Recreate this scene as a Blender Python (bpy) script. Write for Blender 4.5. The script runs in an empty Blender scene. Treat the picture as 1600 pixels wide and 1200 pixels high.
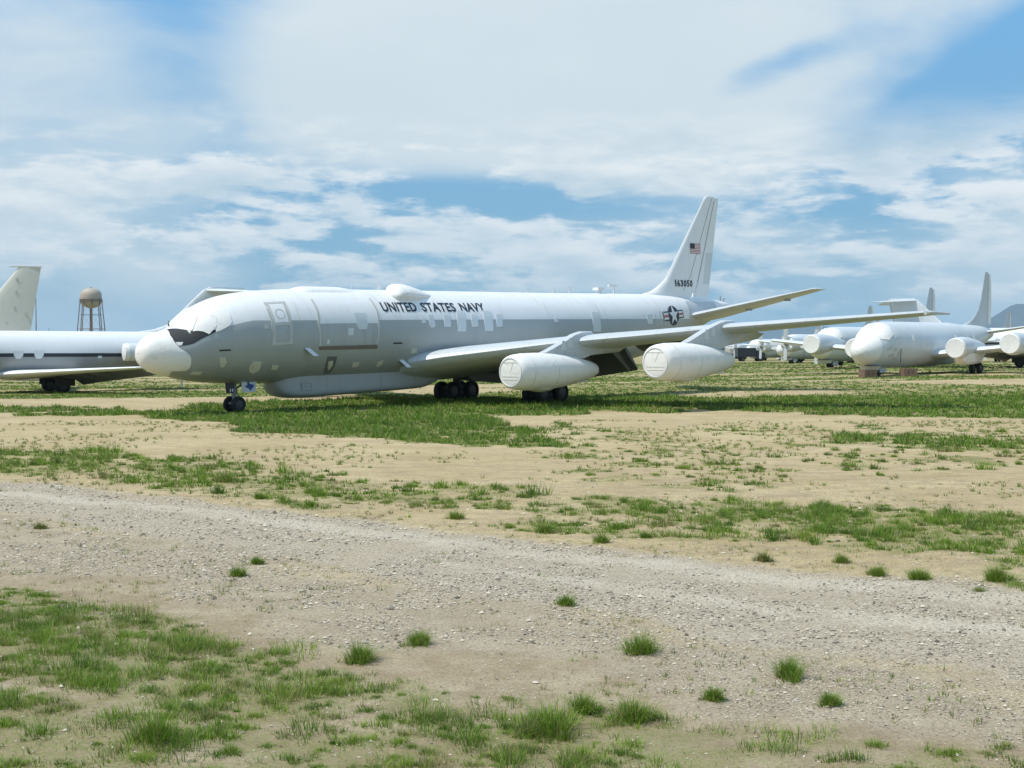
import bpy, bmesh, math, random
import numpy as np
from mathutils import Vector, Matrix
R = math.radians
random.seed(7); rng = np.random.default_rng(11)
S = bpy.context.scene
COL = S.collection

# ------------------------------------------------------------------ camera, sky, sun, exposure
F = 2062.4; V0 = 546.8; CAMZ = 2.697
cam_d = bpy.data.cameras.new('camera'); cam = bpy.data.objects.new('camera', cam_d); COL.objects.link(cam)
cam_d.sensor_width = 36; cam_d.lens = 36 * F / 1600
cam.location = (0, 0, CAMZ)
cam.rotation_euler = (R(90) - math.atan((600 - V0) / F), 0, 0)
cam_d.clip_start = .1; cam_d.clip_end = 60000
S.camera = cam
S.view_settings.view_transform = 'Standard'; S.view_settings.look = 'None'
S.view_settings.exposure = 0.0; S.view_settings.gamma = 1
S.view_settings.use_curve_mapping = False
SUN_EL = R(60); SUND = Vector((-.93, -.37, 0)).normalized()
sd = Vector((SUND.x * math.cos(SUN_EL), SUND.y * math.cos(SUN_EL), math.sin(SUN_EL)))
sl = bpy.data.lights.new('sun', 'SUN'); sun = bpy.data.objects.new('sun', sl); COL.objects.link(sun)
sl.energy = 4.3; sl.angle = R(.6); sl.color = (1, .95, .86)
sun.rotation_euler = sd.to_track_quat('Z', 'Y').to_euler()
sun.location = (0, 0, 60)

W = bpy.data.worlds.new('World'); S.world = W; W.use_nodes = True
nt = W.node_tree; nt.nodes.clear()

def sock(nt, a, inp):
    if isinstance(a, (int, float)): inp.default_value = a
    elif isinstance(a, tuple): inp.default_value = a if len(a) == len(inp.default_value) else a + (1,)
    else: nt.links.new(a, inp)
def M(nt, op, a, b=None, c=None, clamp=False):
    n = nt.nodes.new('ShaderNodeMath'); n.operation = op; n.use_clamp = clamp
    sock(nt, a, n.inputs[0])
    if b is not None: sock(nt, b, n.inputs[1])
    if c is not None: sock(nt, c, n.inputs[2])
    return n.outputs[0]
def MIX(nt, f, a, b, mode='MIX'):
    n = nt.nodes.new('ShaderNodeMixRGB'); n.blend_type = mode
    sock(nt, f, n.inputs[0]); sock(nt, a, n.inputs[1]); sock(nt, b, n.inputs[2]); return n.outputs[0]
def NOISE(nt, vec, scale, detail=4, rough=.5, dist=0):
    n = nt.nodes.new('ShaderNodeTexNoise'); nt.links.new(vec, n.inputs['Vector'])
    n.inputs['Scale'].default_value = scale; n.inputs['Detail'].default_value = detail
    n.inputs['Roughness'].default_value = rough; n.inputs['Distortion'].default_value = dist
    return n.outputs['Fac']
def SMOOTH(nt, x, lo, hi):
    n = nt.nodes.new('ShaderNodeMapRange'); n.interpolation_type = 'SMOOTHSTEP'
    sock(nt, x, n.inputs[0]); n.inputs[1].default_value = lo; n.inputs[2].default_value = hi
    return n.outputs[0]
def COMB(nt, x, y, z):
    n = nt.nodes.new('ShaderNodeCombineXYZ')
    for i, a in enumerate((x, y, z)): sock(nt, a, n.inputs[i])
    return n.outputs[0]

tc = nt.nodes.new('ShaderNodeTexCoord'); sp = nt.nodes.new('ShaderNodeSeparateXYZ')
nt.links.new(tc.outputs['Generated'], sp.inputs[0]); dx, dy, dz = sp.outputs
AZ = M(nt, 'ARCTAN2', dx, dy); EL = M(nt, 'ARCSINE', dz)
sky = nt.nodes.new('ShaderNodeTexSky'); sky.sky_type = 'NISHITA'; sky.sun_disc = False
sky.sun_elevation = SUN_EL; sky.sun_rotation = math.atan2(SUND.x, SUND.y)
sky.air_density = 1.0; sky.dust_density = .6; sky.ozone_density = 2.0; sky.altitude = 800
def blob(a, e, sa, se, tilt=0):
    x = M(nt, 'DIVIDE', M(nt, 'SUBTRACT', AZ, a), sa)
    ee = M(nt, 'SUBTRACT', EL, e)
    if tilt: ee = M(nt, 'SUBTRACT', ee, M(nt, 'MULTIPLY', M(nt, 'SUBTRACT', AZ, a), tilt))
    y = M(nt, 'DIVIDE', ee, se)
    q = M(nt, 'ADD', M(nt, 'MULTIPLY', x, x), M(nt, 'MULTIPLY', y, y))
    return M(nt, 'EXPONENT', M(nt, 'MULTIPLY', q, -1.0))
def ADDS(lst):
    r = None
    for (k, b) in lst:
        t = M(nt, 'MULTIPLY', b, k); r = t if r is None else M(nt, 'ADD', r, t)
    return r
# thin high veil
v1 = COMB(nt, dx, dy, M(nt, 'MULTIPLY', dz, 2.6))
n1 = NOISE(nt, v1, 3.2, 7, .52, .3)
veil = ADDS([(1.35, n1), (.52, blob(.05, .215, .27, .065)), (.22, blob(-.36, .16, .16, .12)), (.12, blob(.10, .145, .3, .03)),
             (-.85, blob(.385, .20, .10, .04, .35)), (-.36, blob(.19, .205, .07, .013, .3)), (-.30, blob(-.05, .118, .12, .012)),
             (-.30, blob(-.24, .235, .06, .045)), (-.22, blob(.27, .105, .2, .01)), (-.10, blob(-.3, .04, .2, .03)),(-.2, blob(.3, .27, .2, .012))])
veil = SMOOTH(nt, M(nt, 'ADD', veil, -.0), .50, .98)
# lumpy middle cloud seen edge-on
v2 = COMB(nt, dx, dy, M(nt, 'MULTIPLY', dz, 3.6))
n2 = NOISE(nt, v2, 9.0, 10, .58, .25)
n3 = NOISE(nt, v2, 26.0, 8, .6, .2)
band = M(nt, 'MULTIPLY', SMOOTH(nt, EL, .008, .05), M(nt, 'SUBTRACT', 1.0, SMOOTH(nt, EL, .135, .19)))
lum = ADDS([(.95, n2), (.46, n3), (.13, blob(.22, .15, .25, .03)), (.10, blob(-.24, .105, .2, .035)), (.10, blob(.03, .08, .08, .016)),
            (.13, blob(.34, .11, .1, .02)), (-.12, blob(.0, .12, .12, .012)), (-.16, blob(-.2, .03, .3, .02)), (.06, blob(.1, .06, .35, .025))])
lump = M(nt, 'MULTIPLY', SMOOTH(nt, lum, .665, .83), band)
tuftc = M(nt, 'MULTIPLY', SMOOTH(nt, ADDS([(.8, n3), (.45, blob(-.345, .058, .022, .0045)), (.5, blob(-.385, .072, .02, .006))]), .62, .78), .9)
blue = MIX(nt, SMOOTH(nt, EL, .0, .30), (2.1, 4.5, 6.3), (1.9, 5.0, 8.8))
base = MIX(nt, .8, sky.outputs[0], blue)
haze_low = SMOOTH(nt, EL, .10, .0)
cv = MIX(nt, NOISE(nt, v1, 7, 4), (6.5, 7.6, 8.1), (7.9, 8.6, 8.9))
c1 = MIX(nt, M(nt, 'MULTIPLY', veil, .93), base, cv)
shade = SMOOTH(nt, NOISE(nt, COMB(nt, dx, dy, M(nt, 'ADD', M(nt, 'MULTIPLY', dz, 3.6), .03)), 9.0, 8, .6, .25), .35, .75)
cl = MIX(nt, shade, (9.6, 9.8, 9.8), (5.6, 6.9, 7.7))
c2 = MIX(nt, M(nt, 'MULTIPLY', lump, .85), c1, cl)
c3 = MIX(nt, tuftc, c2, (7.9, 8.2, 8.6))
bg = nt.nodes.new('ShaderNodeBackground'); nt.links.new(c3, bg.inputs[0]); bg.inputs[1].default_value = .1
ow = nt.nodes.new('ShaderNodeOutputWorld'); nt.links.new(bg.outputs[0], ow.inputs[0])

# ------------------------------------------------------------------ materials
def mat(name, col, rough=.5, var=.08, vscale=1.5, dirt=None, dirtamt=0, metal=0, bump=0, spec=.5, streak=False, panels=0):
    m = bpy.data.materials.new(name); m.use_nodes = True; t = m.node_tree
    b = t.nodes['Principled BSDF']; b.inputs['Roughness'].default_value = rough
    b.inputs['Metallic'].default_value = metal; b.inputs['Specular IOR Level'].default_value = spec
    c = t.nodes.new('ShaderNodeTexCoord'); o = c.outputs['Object']
    n = NOISE(t, o, vscale, 6, .6)
    lo = tuple(x * (1 - var) for x in col); hi = tuple(min(1, x * (1 + var)) for x in col)
    out = MIX(t, n, lo, hi)
    if dirt:
        s = t.nodes.new('ShaderNodeMapping'); t.links.new(o, s.inputs[0])
        s.inputs['Scale'].default_value = (1.6, 1.6, .25) if streak else (1, 1, 1)
        d = SMOOTH(t, NOISE(t, s.outputs[0], 2.2, 8, .65), .5, .78)
        out = MIX(t, M(t, 'MULTIPLY', d, dirtamt), out, dirt)
    if panels:
        q = t.nodes.new('ShaderNodeSeparateXYZ'); t.links.new(o, q.inputs[0]); sx = M(t, 'SUBTRACT', q.outputs[0], M(t, 'MULTIPLY', M(t, 'ABSOLUTE', q.outputs[1]), .6))
        l1 = M(t, 'LESS_THAN', M(t, 'FRACT', M(t, 'DIVIDE', sx, 1.35)), .016); l2 = M(t, 'LESS_THAN', M(t, 'FRACT', M(t, 'DIVIDE', q.outputs[1], 1.9)), .012)
        out = MIX(t, M(t, 'MULTIPLY', M(t, 'MAXIMUM', l1, l2), panels), out, (.12, .12, .115))
    t.links.new(out, b.inputs['Base Color'])
    if bump:
        bn = t.nodes.new('ShaderNodeBump'); bn.inputs['Strength'].default_value = bump; bn.inputs['Distance'].default_value = .02
        t.links.new(M(t, 'ADD', NOISE(t, o, 9, 5), M(t, 'MULTIPLY', NOISE(t, o, 2.4, 4, .5, 1.2), 2.0)), bn.inputs['Height']); t.links.new(bn.outputs[0], b.inputs['Normal'])
    return m
WHITE = mat('white_gloss_paint', (.80, .80, .80), .32, .03, .8, (.55, .53, .49), .35, streak=True)
COVER = mat('white_vinyl_spray_cover', (.80, .79, .765), .55, .05, 2, (.55, .51, .43), .5, bump=.4)
COVER2 = mat('cream_weathered_cover', (.66, .63, .55), .65, .08, 2, (.42, .37, .28), .5, bump=.5)
LGREY = mat('light_grey_paint', (.50, .53, .545), .38, .06, .8, (.34, .34, .33), .4, streak=True)
PGREY = mat('pale_blue_grey_paint', (.60, .64, .66), .4, .07, .6, (.38, .39, .39), .5, streak=True, panels=.22)
WINGM = mat('wing_grey_paint', (.52, .555, .575), .36, .05, .5, (.33, .33, .31), .55, panels=.32)
TAPE = mat('seal_tape', (.52, .525, .50), .6, .06, 3, (.38, .36, .32), .4)
WTAPE = mat('window_cover_tape', (.63, .665, .68), .6, .04, 3)
BUFF = mat('buff_stained_tape', (.60, .585, .49), .7, .12, 4, (.28, .24, .17), .5)
BROWN = mat('brown_stained_tape', (.17, .14, .11), .7, .2, 3)
DARKG = mat('dark_grey_antiglare', (.028, .030, .034), .75, .15, 3)
DARK = mat('dark_soiled_metal', (.035, .034, .034), .6, .2, 3)
FLAPM = mat('flap_shade_and_stain_grey', (.14, .14, .14), .5, .15, 1.5)  # dark grey puts the wing's shade into the flap colour; also the belly stain
TYRE = mat('black_tyre_rubber', (.018, .018, .019), .8, .2, 5, (.09, .075, .055), .5)
RIM = mat('shade_darkened_hub_metal', (.05, .05, .05), .45, .15, 5)  # metal tone lowered to carry the shadow around the main gear
STEEL = mat('gear_steel', (.30, .31, .32), .4, .12, 4, (.15, .13, .1), .5)
NAVY = mat('navy_ink_print', (.012, .022, .04), .5, .1, 5)
PWHITE = mat('white_print', (.74, .74, .73), .5, .03, 4)
PRED = mat('faded_red_print', (.42, .13, .13), .55, .12, 5)
PBLUE = mat('blue_print', (.02, .06, .26), .5, .1, 5)
CREAM = mat('aged_cream_paint', (.60, .60, .54), .55, .05, 1.2, (.46, .46, .40), .3)
RUST = mat('rusty_tower_steel', (.22, .15, .12), .7, .15, .3)
TANKM = mat('tank_beige_paint', (.42, .36, .29), .6, .06, .12, (.26, .2, .15), .5)
WOOD = mat('brown_timber', (.19, .125, .085), .8, .2, 4)
BLACKV = mat('dark_blue_vehicle_paint', (.02, .024, .034), .35, .1, 2)
GLASSD = mat('dark_window_glass', (.02, .03, .035), .08, .05, 2)
SEAM = mat('seam_sealant', (.30, .31, .31), .7, .1, 4)  # plain grey of joint strips and louvre bars
MOUNT = mat('desert_mountain_rock', (.085, .10, .105), .9, .35, .004)
DOORG = mat('door_grey_paint', (.40, .425, .43), .36, .08, .9, (.2, .2, .19), .4, streak=True)
ROOTM = mat('shade_darkened_root_paint', (.26, .27, .27), .45, .15, .7, (.10, .095, .085), .6)  # darker blotchy grey paints in the deep shade under the wing root
CANOEM = mat('radome_grey_paint', (.37, .39, .40), .45, .05, .8, (.2, .2, .19), .4, streak=True)
BRICK = mat('pale_building_wall', (.45, .42, .38), .8, .06, .1)

def fuselage_mat(name, zb, nosek, white, grey):
    m = bpy.data.materials.new(name); m.use_nodes = True; t = m.node_tree
    b = t.nodes['Principled BSDF']; b.inputs['Roughness'].default_value = .34
    c = t.nodes.new('ShaderNodeTexCoord'); o = c.outputs['Object']
    s = t.nodes.new('ShaderNodeSeparateXYZ'); t.links.new(o, s.inputs[0]); x, y, z = s.outputs
    nd = M(t, 'POWER', M(t, 'MAXIMUM', M(t, 'SUBTRACT', 4.6, x), 0), 1.2)
    thr = M(t, 'SUBTRACT', zb, M(t, 'MULTIPLY', nd, nosek))
    g = SMOOTH(t, M(t, 'SUBTRACT', thr, z), -.006, .006)
    w = MIX(t, NOISE(t, o, .7, 5), tuple(v * .97 for v in white), white)
    gr = MIX(t, NOISE(t, o, .9, 6, .6), tuple(v * .86 for v in grey), tuple(v * 1.08 for v in grey))
    col = MIX(t, g, w, gr)
    # skin joints: circumferential every 2.1 m plus lap joints along the body
    fr = M(t, 'FRACT', M(t, 'DIVIDE', M(t, 'ADD', x, .7), 2.1))
    j1 = M(t, 'LESS_THAN', fr, .008)
    ang = M(t, 'ARCTAN2', y, M(t, 'SUBTRACT', z, 3.3))
    j2 = M(t, 'LESS_THAN', M(t, 'FRACT', M(t, 'MULTIPLY', ang, 2.1)), .012)
    j = M(t, 'MULTIPLY', M(t, 'MAXIMUM', j1, j2), .26)
    mp = t.nodes.new('ShaderNodeMapping'); t.links.new(o, mp.inputs[0]); mp.inputs['Scale'].default_value = (2.2, .6, .22)
    st = M(t, 'MULTIPLY', SMOOTH(t, NOISE(t, mp.outputs[0], 1.6, 9, .62), .48, .80), .30)
    low = M(t, 'MULTIPLY', M(t, 'MULTIPLY', SMOOTH(t, M(t, 'SUBTRACT', 3.2, z), 0, 2.0), NOISE(t, o, 1.1, 7, .65)), .55)  # belly shade painted in: noisy darkening that grows downwards
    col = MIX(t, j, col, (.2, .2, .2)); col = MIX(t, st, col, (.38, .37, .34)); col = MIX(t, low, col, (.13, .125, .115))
    rust = M(t, 'MULTIPLY', SMOOTH(t, NOISE(t, o, 5.5, 8, .7), .66, .74), .35); col = MIX(t, rust, col, (.30, .27, .22))
    bn = t.nodes.new('ShaderNodeBump'); bn.inputs['Strength'].default_value = .35; bn.inputs['Distance'].default_value = .03
    t.links.new(M(t, 'ADD', M(t, 'MULTIPLY', NOISE(t, o, 1.4, 3), .8), M(t, 'MULTIPLY', j1, -.5)), bn.inputs['Height']); t.links.new(bn.outputs[0], b.inputs['Normal'])
    t.links.new(M(t, 'ADD', .26, M(t, 'MULTIPLY', NOISE(t, o, 2.5, 6, .7), .22)), b.inputs['Roughness'])
    t.links.new(col, b.inputs['Base Color']); return m
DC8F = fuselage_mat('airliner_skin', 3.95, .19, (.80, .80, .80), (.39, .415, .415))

# ------------------------------------------------------------------ helpers
def tag(o, label=None, cat=None, group=None, kind=None):
    if label: o['label'] = label
    if cat: o['category'] = cat
    if group: o['group'] = group
    if kind: o['kind'] = kind
    return o
def empty(name, loc, rot=(0, 0, 0), **k):
    o = bpy.data.objects.new(name, None); COL.objects.link(o); o.location = loc; o.rotation_euler = rot
    o.empty_display_size = .3
    return tag(o, **k)
class B:
    """collects shapes; local frame: x towards the tail, p to the craft's left, z up"""
    def __init__(s, flip=True): s.v = []; s.f = []; s.flip = flip
    def pt(s, x, p, z): s.v.append((x, -p if s.flip else p, z)); return len(s.v) - 1
    def face(s, *i): s.f.append(tuple(i))
    def loft(s, rings, cap0=True, cap1=True, closed=True):
        ids = [[s.pt(*q) for q in r] for r in rings]; n = len(rings[0])
        for a, b in zip(ids, ids[1:]):
            for i in range(n if closed else n - 1):
                j = (i + 1) % n; s.face(a[i], a[j], b[j], b[i])
        if cap0: s.face(*ids[0])
        if cap1: s.face(*ids[-1])
        return ids
    def box(s, x0, x1, p0, p1, z0, z1):
        r0 = [(x0, p0, z0), (x0, p1, z0), (x0, p1, z1), (x0, p0, z1)]; r1 = [(x1, p, z) for _, p, z in r0]
        s.loft([r0, r1])
    def prism(s, poly, axis, a, b):
        """poly of (u,w) pairs extruded along axis 'p' or 'x' or 'z' from a to b"""
        mk = {'p': lambda u, w, k: (u, k, w), 'x': lambda u, w, k: (k, u, w), 'z': lambda u, w, k: (u, w, k)}[axis]
        s.loft([[mk(u, w, a) for u, w in poly], [mk(u, w, b) for u, w in poly]])
    def tube(s, a, b, r, r2=None, n=10):
        a = Vector(a); b = Vector(b); d = (b - a).normalized(); r2 = r if r2 is None else r2
        e = d.orthogonal().normalized(); g = d.cross(e)
        s.loft([[tuple(c + (e * math.cos(t) + g * math.sin(t)) * rr) for t in [i * 2 * math.pi / n for i in range(n)]] for c, rr in ((a, r), (b, r2))])
    def lathe(s, prof, o, axis='x', n=32, tilt=0):
        """prof: (along, radius)"""
        rings = []
        for k, r in prof:
            ring = []
            for i in range(n):
                t = i * 2 * math.pi / n; c, q = math.cos(t) * r, math.sin(t) * r
                if axis == 'x': ring.append((o[0] + k, o[1] + q, o[2] + c + k * tilt))
                elif axis == 'p': ring.append((o[0] + q, o[1] + k, o[2] + c))
                else: ring.append((o[0] + q, o[1] + c, o[2] + k))
            rings.append(ring)
        s.loft(rings)
    def build(s, name, m, parent=None, smooth=True, angle=40, **k):
        me = bpy.data.meshes.new(name); me.from_pydata(s.v, [], s.f)
        bm = bmesh.new(); bm.from_mesh(me); bmesh.ops.recalc_face_normals(bm, faces=bm.faces)
        if smooth:
            for f in bm.faces: f.smooth = True
            for e in bm.edges:
                if len(e.link_faces) == 2 and e.calc_face_angle(0) > R(angle): e.smooth = False
        bm.to_mesh(me); bm.free()
        me.materials.append(m)
        o = bpy.data.objects.new(name, me); COL.objects.link(o); o.parent = parent
        return tag(o, **k)

def pchip(xs, ys, x):
    xs = np.asarray(xs, float); ys = np.asarray(ys, float); h = np.diff(xs); d = np.diff(ys) / h
    m = np.zeros(len(xs)); m[0] = d[0]; m[-1] = d[-1]
    for i in range(1, len(xs) - 1):
        if d[i - 1] * d[i] > 0:
            w1 = 2 * h[i] + h[i - 1]; w2 = h[i] + 2 * h[i - 1]; m[i] = (w1 + w2) / (w1 / d[i - 1] + w2 / d[i])
    x = np.clip(x, xs[0], xs[-1]); k = np.clip(np.searchsorted(xs, x) - 1, 0, len(xs) - 2); t = (x - xs[k]) / h[k]
    return ((2*t**3-3*t**2+1)*ys[k] + (t**3-2*t**2+t)*h[k]*m[k] + (-2*t**3+3*t**2)*ys[k+1] + (t**3-t**2)*h[k]*m[k+1])
class Hull:
    """round body: stations x, top, bottom, half width"""
    def __init__(s, st): s.a = np.array(st, float)
    def sec(s, x): return [float(pchip(s.a[:, 0], s.a[:, i], x)) for i in (1, 2, 3)]
    def P(s, x, t, off=0):
        top, bot, hw = s.sec(x); zc = (top + bot) / 2; hh = (top - bot) / 2; t = R(t)
        p = hw * math.sin(t); z = zc + hh * math.cos(t)
        n = Vector((0, math.sin(t) / max(hw, .01), math.cos(t) / max(hh, .01))).normalized()
        return (x, p + n.y * off, z + n.z * off)
    def body(s, b, x0, x1, step=.25, n=96, fine=None):
        xs = list(np.arange(x0, x1, step)) + [x1]
        if fine: xs = sorted(set([round(q, 4) for q in xs] + fine))
        b.loft([[s.P(x, i * 360 / n) for i in range(n)] for x in xs])
    def patch(s, b, poly, off=.012, rings=5, sub=6):
        """raised tape patch: star-shaped polygon of (x, theta) laid on the skin"""
        q = []
        for (a, c) in zip(poly, poly[1:] + poly[:1]):
            k = max(1, int(max(abs(a[0] - c[0]) / .15, abs(a[1] - c[1]) / 5)) )
            for i in range(k): q.append((a[0] + (c[0] - a[0]) * i / k, a[1] + (c[1] - a[1]) * i / k))
        cx = sum(a for a, _ in poly) / len(poly); ct = sum(c for _, c in poly) / len(poly)
        rs = [[s.P(a, c, -.02) for a, c in q]]
        for j in range(rings):
            w = 1 - j / rings
            rs.append([s.P(cx + (a - cx) * w, ct + (c - ct) * w, off) for a, c in q])
        ids = b.loft(rs, cap0=False, cap1=False)
        c = b.pt(*s.P(cx, ct, off)); l = ids[-1]
        for i in range(len(l)): b.face(l[i], l[(i + 1) % len(l)], c)

def foil(le, chord, th, n=12, p=None, vertical=False, twist=0):
    """airfoil ring at le=(x,p,z)"""
    up = []
    for i in range(n + 1):
        c = (1 - math.cos(math.pi * i / n)) / 2
        y = 5 * th * (.2969 * math.sqrt(c) - .126 * c - .3516 * c * c + .2843 * c ** 3 - .1036 * c ** 4)
        up.append((c, y))
    loop = [(c, y) for c, y in reversed(up)] + [(c, -y) for c, y in up[1:-1]] + [(1, -up[-1][1])]
    out = []
    for c, y in loop:
        if vertical: out.append((le[0] + c * chord, le[1] + y * chord, le[2]))
        else: out.append((le[0] + c * chord, le[1], le[2] + y * chord + c * chord * twist))
    return out
def lerp(a, b, t): return tuple(x + (y - x) * t for x, y in zip(a, b))
def wing(b, secs, cut=1.0, vertical=False, cap0=True):
    """secs: (x,p,z,chord,th); rounded end"""
    rs = [foil(q[:3], q[3] * cut, q[4] / cut if cut != 1 else q[4], vertical=vertical) for q in secs]
    q = secs[-1]; d = .12 if not vertical else .08
    s1 = 1 if (secs[-1][1] >= secs[0][1]) else -1
    if vertical: rs.append(foil((q[0] + .12 * q[3], q[1], q[2] + d), q[3] * .82, q[4] * .4, vertical=True))
    else: rs.append(foil((q[0] + .1 * q[3], q[1] + s1 * d, q[2]), q[3] * .85, q[4] * .4))
    b.loft(rs, cap0=cap0)

def wheel(parent, x, p, z, r=.55, w=.36, child=True):
    b = B(); h = w / 2
    b.lathe([(-h * .7, r * .6), (-h, r * .72), (-h, r * .86), (-h * .75, r * .97), (-h * .3, r), (h * .3, r), (h * .75, r * .97), (h, r * .86), (h, r * .72), (h * .7, r * .6)], (x, p, z), 'p', 28)
    t = b.build('wheel', TYRE, parent)
    b = B(); b.lathe([(-h * .78, r * .2), (-h * .72, r * .5), (-h * .62, r * .62), (h * .62, r * .62), (h * .72, r * .5), (h * .78, r * .2)], (x, p, z), 'p', 20)
    b.build('rim', RIM, t); return t

# ------------------------------------------------------------------ terrain and ground
def hsh(ix, iy, s):
    n = (ix.astype(np.int64) * 374761393 + iy.astype(np.int64) * 668265263 + s * 982451653) & 0xffffffff
    n = ((n ^ (n >> 13)) * 1274126177) & 0xffffffff
    return ((n ^ (n >> 16)) & 0xffff) / 65535.0
def vn(x, y, s=0):
    ix = np.floor(x); iy = np.floor(y); fx = x - ix; fy = y - iy; fx = fx * fx * (3 - 2 * fx); fy = fy * fy * (3 - 2 * fy)
    a = hsh(ix, iy, s); b = hsh(ix + 1, iy, s); c = hsh(ix, iy + 1, s); d = hsh(ix + 1, iy + 1, s)
    return (a * (1 - fx) + b * fx) * (1 - fy) + (c * (1 - fx) + d * fx) * fy
def fbm(x, y, s=0, o=4):
    r = 0; a = .5; t = 0
    for i in range(o): r = r + a * vn(x * 2 ** i + 17.3 * i, y * 2 ** i - 9.1 * i, s + i); t += a; a *= .5
    return r / t
def sstep(a, b, x): t = np.clip((x - a) / (b - a), 0, 1); return t * t * (3 - 2 * t)
def height(x, y):
    x = np.asarray(x, float); y = np.asarray(y, float)
    h = np.clip(x / 38, -1, 1.15) * .55 * sstep(62, 98, y) * (1 - sstep(160, 420, y))
    near = 1 - sstep(120, 260, y)
    h = h + near * ((fbm(x / 3.1, y / 3.1, 5) - .5) * .07 + (fbm(x / .5, y / .5, 9, 3) - .5) * .025)
    h = h + (fbm(x / 60, y / 60, 15, 3) - .5) * .2 * sstep(60, 110, y) * (1 - sstep(1500, 3000, y))
    return h
def to_map(x, y):     # ground point -> bearing/depression pair in which the ground plan below was surveyed
    return 800 + F * x / y, V0 + F * CAMZ / y
def inpoly(u, v, poly):
    r = np.zeros(u.shape, bool); n = len(poly)
    for i in range(n):
        x1, y1 = poly[i]; x2, y2 = poly[(i + 1) % n]
        c = ((y1 > v) != (y2 > v)) & (u < (x2 - x1) * (v - y1) / (y2 - y1 + 1e-9) + x1); r ^= c
    return r
def survey(pts): return [((u - 800) / F * (F * CAMZ / (v - V0)), F * CAMZ / (v - V0)) for u, v in pts]
# vegetated patches: outline, cover 0..1
VEG = [(survey(p), d) for p, d in [
 ([(-200,915),(40,912),(110,930),(180,955),(245,968),(310,1000),(420,1012),(430,1045),(330,1080),(180,1085),(60,1060),(-200,1070)], 1.0),
 ([(300,1000),(420,1008),(470,1030),(580,1060),(590,1110),(420,1125),(300,1110),(250,1060)], .92),
 ([(-200,1060),(250,1080),(420,1110),(640,1050),(740,1090),(920,1110),(1050,1150),(1250,1150),(1400,1170),(1650,1150),(1650,1240),(-200,1240)], .58),
 ([(-200,1070),(180,1090),(360,1110),(360,1180),(200,1240),(-200,1240)], .82),
 ([(520,1120),(900,1130),(960,1200),(1000,1240),(420,1240),(440,1150)], .9),
 ([(-60,700),(120,703),(300,716),(420,738),(560,752),(560,762),(420,762),(300,762),(200,755),(60,738),(-60,735)], .72),
 ([(60,740),(300,750),(600,748),(820,768),(820,800),(620,790),(480,792),(330,780),(120,755)], .58),
 ([(800,785),(930,770),(1090,782),(1240,785),(1420,792),(1660,806),(1660,905),(1560,880),(1400,868),(1250,852),(1100,850),(960,845),(830,828)], .68),
 ([(1260,800),(1420,795),(1660,815),(1660,880),(1500,868),(1280,850)], .85),
 ([(1480,850),(1660,870),(1660,925),(1520,925)], .62),
 ([(960,790),(1180,790),(1260,810),(1240,845),(1040,822)], .76),
 ([(-200,640),(240,652),(420,672),(600,690),(850,702),(880,690),(840,668),(740,652),(900,648),(1100,641),(1300,648),(1660,656),(1660,612),(1200,602),(900,600),(600,612),(420,630),(240,640),(-200,632)], .88),
 ([(240,640),(450,625),(680,610),(1000,608),(1200,618),(1640,622),(1640,646),(1100,638),(880,644),(560,668),(380,664),(240,656)], .97),
 ([(-300,600),(60,602),(380,604),(420,616),(180,618),(-300,622)], .93),
 ([(1350,683),(1420,676),(1520,684),(1660,686),(1660,708),(1500,704),(1390,703)], .6),
 ([(780,676),(880,668),(1660,660),(1660,730),(1150,760),(900,740)], .22),
 ([(860,690),(1060,700),(1250,740),(1180,770),(960,755)], .32),
]]
SANDY = [survey(p) for p in [
 [(-200,619),(100,618),(250,618),(420,622),(300,636),(120,640),(-200,636)],
 [(600,606),(860,606),(870,610),(700,616),(590,612)],
 [(1000,617),(1230,613),(1340,616),(1250,622),(1060,622)],
 [(760,648),(860,646),(1000,646),(870,668),(790,662)],
]]
GRAV = [survey(p) for p in [
 [(-300,745),(0,750),(400,795),(800,845),(1200,888),(1700,935),(1700,1075),(1200,1010),(800,940),(400,865),(0,800),(-300,780)]]]
GRAV2 = [survey(p) for p in [
 [(-300,745),(0,750),(400,795),(800,845),(1200,888),(1700,935),(1700,1165),(1200,1110),(900,1060),(600,1000),(400,950),(180,900),(-300,880)]]]
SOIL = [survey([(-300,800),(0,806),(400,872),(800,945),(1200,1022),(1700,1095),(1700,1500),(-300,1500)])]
TRACK = [survey(p) for p in [
 [(-300,752),(0,765),(400,805),(800,855),(1200,895),(1700,940),(1700,958),(1200,912),(800,868),(400,818),(0,776),(-300,765)],
 [(600,868),(900,905),(1200,945),(1700,985),(1700,1010),(1200,962),(900,918)]]]
def warp(x, y, a, s, seed):
    return x + (fbm(x / s, y / s, seed) - .5) * a, y + (fbm(x / s + 31, y / s + 7, seed + 3) - .5) * a
def cover(x, y):
    """0..1 share of ground carrying grass"""
    k = np.clip(y / 20, .5, 3)
    wx, wy = warp(x, y, 2.4, 2.2, 40); wx = x + (wx - x) * k; wy = y + (wy - y) * k
    c = np.zeros(x.shape)
    for poly, d in VEG:
        m = inpoly(wx, wy, poly); c = np.where(m, np.maximum(c, d), c)
    far = sstep(72, 92, y)
    band = fbm(x / 38, y / 5.5, 60, 4) * .6 + fbm(x / 9, y / 2.5, 66, 4) * .4
    cf = sstep(.36, .54, band) * .95
    c = c * (1 - far) + np.maximum(cf, c * .8) * far
    out = (y < 30) & (np.abs(x) > y * .42)
    c = np.where(out, .35, c)
    for poly in SANDY:
        c = np.where(inpoly(wx, wy, poly), c * .22, c)
    return c
def clump(x, y, c):
    n = fbm(x / .95, y / .95, 80, 3) * .62 + fbm(x / .28, y / .28, 90, 2) * .38
    n = sstep(.25, .75, n)
    return sstep(-.12, .12, c - n * .9 - .08) * (c > .02)
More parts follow.
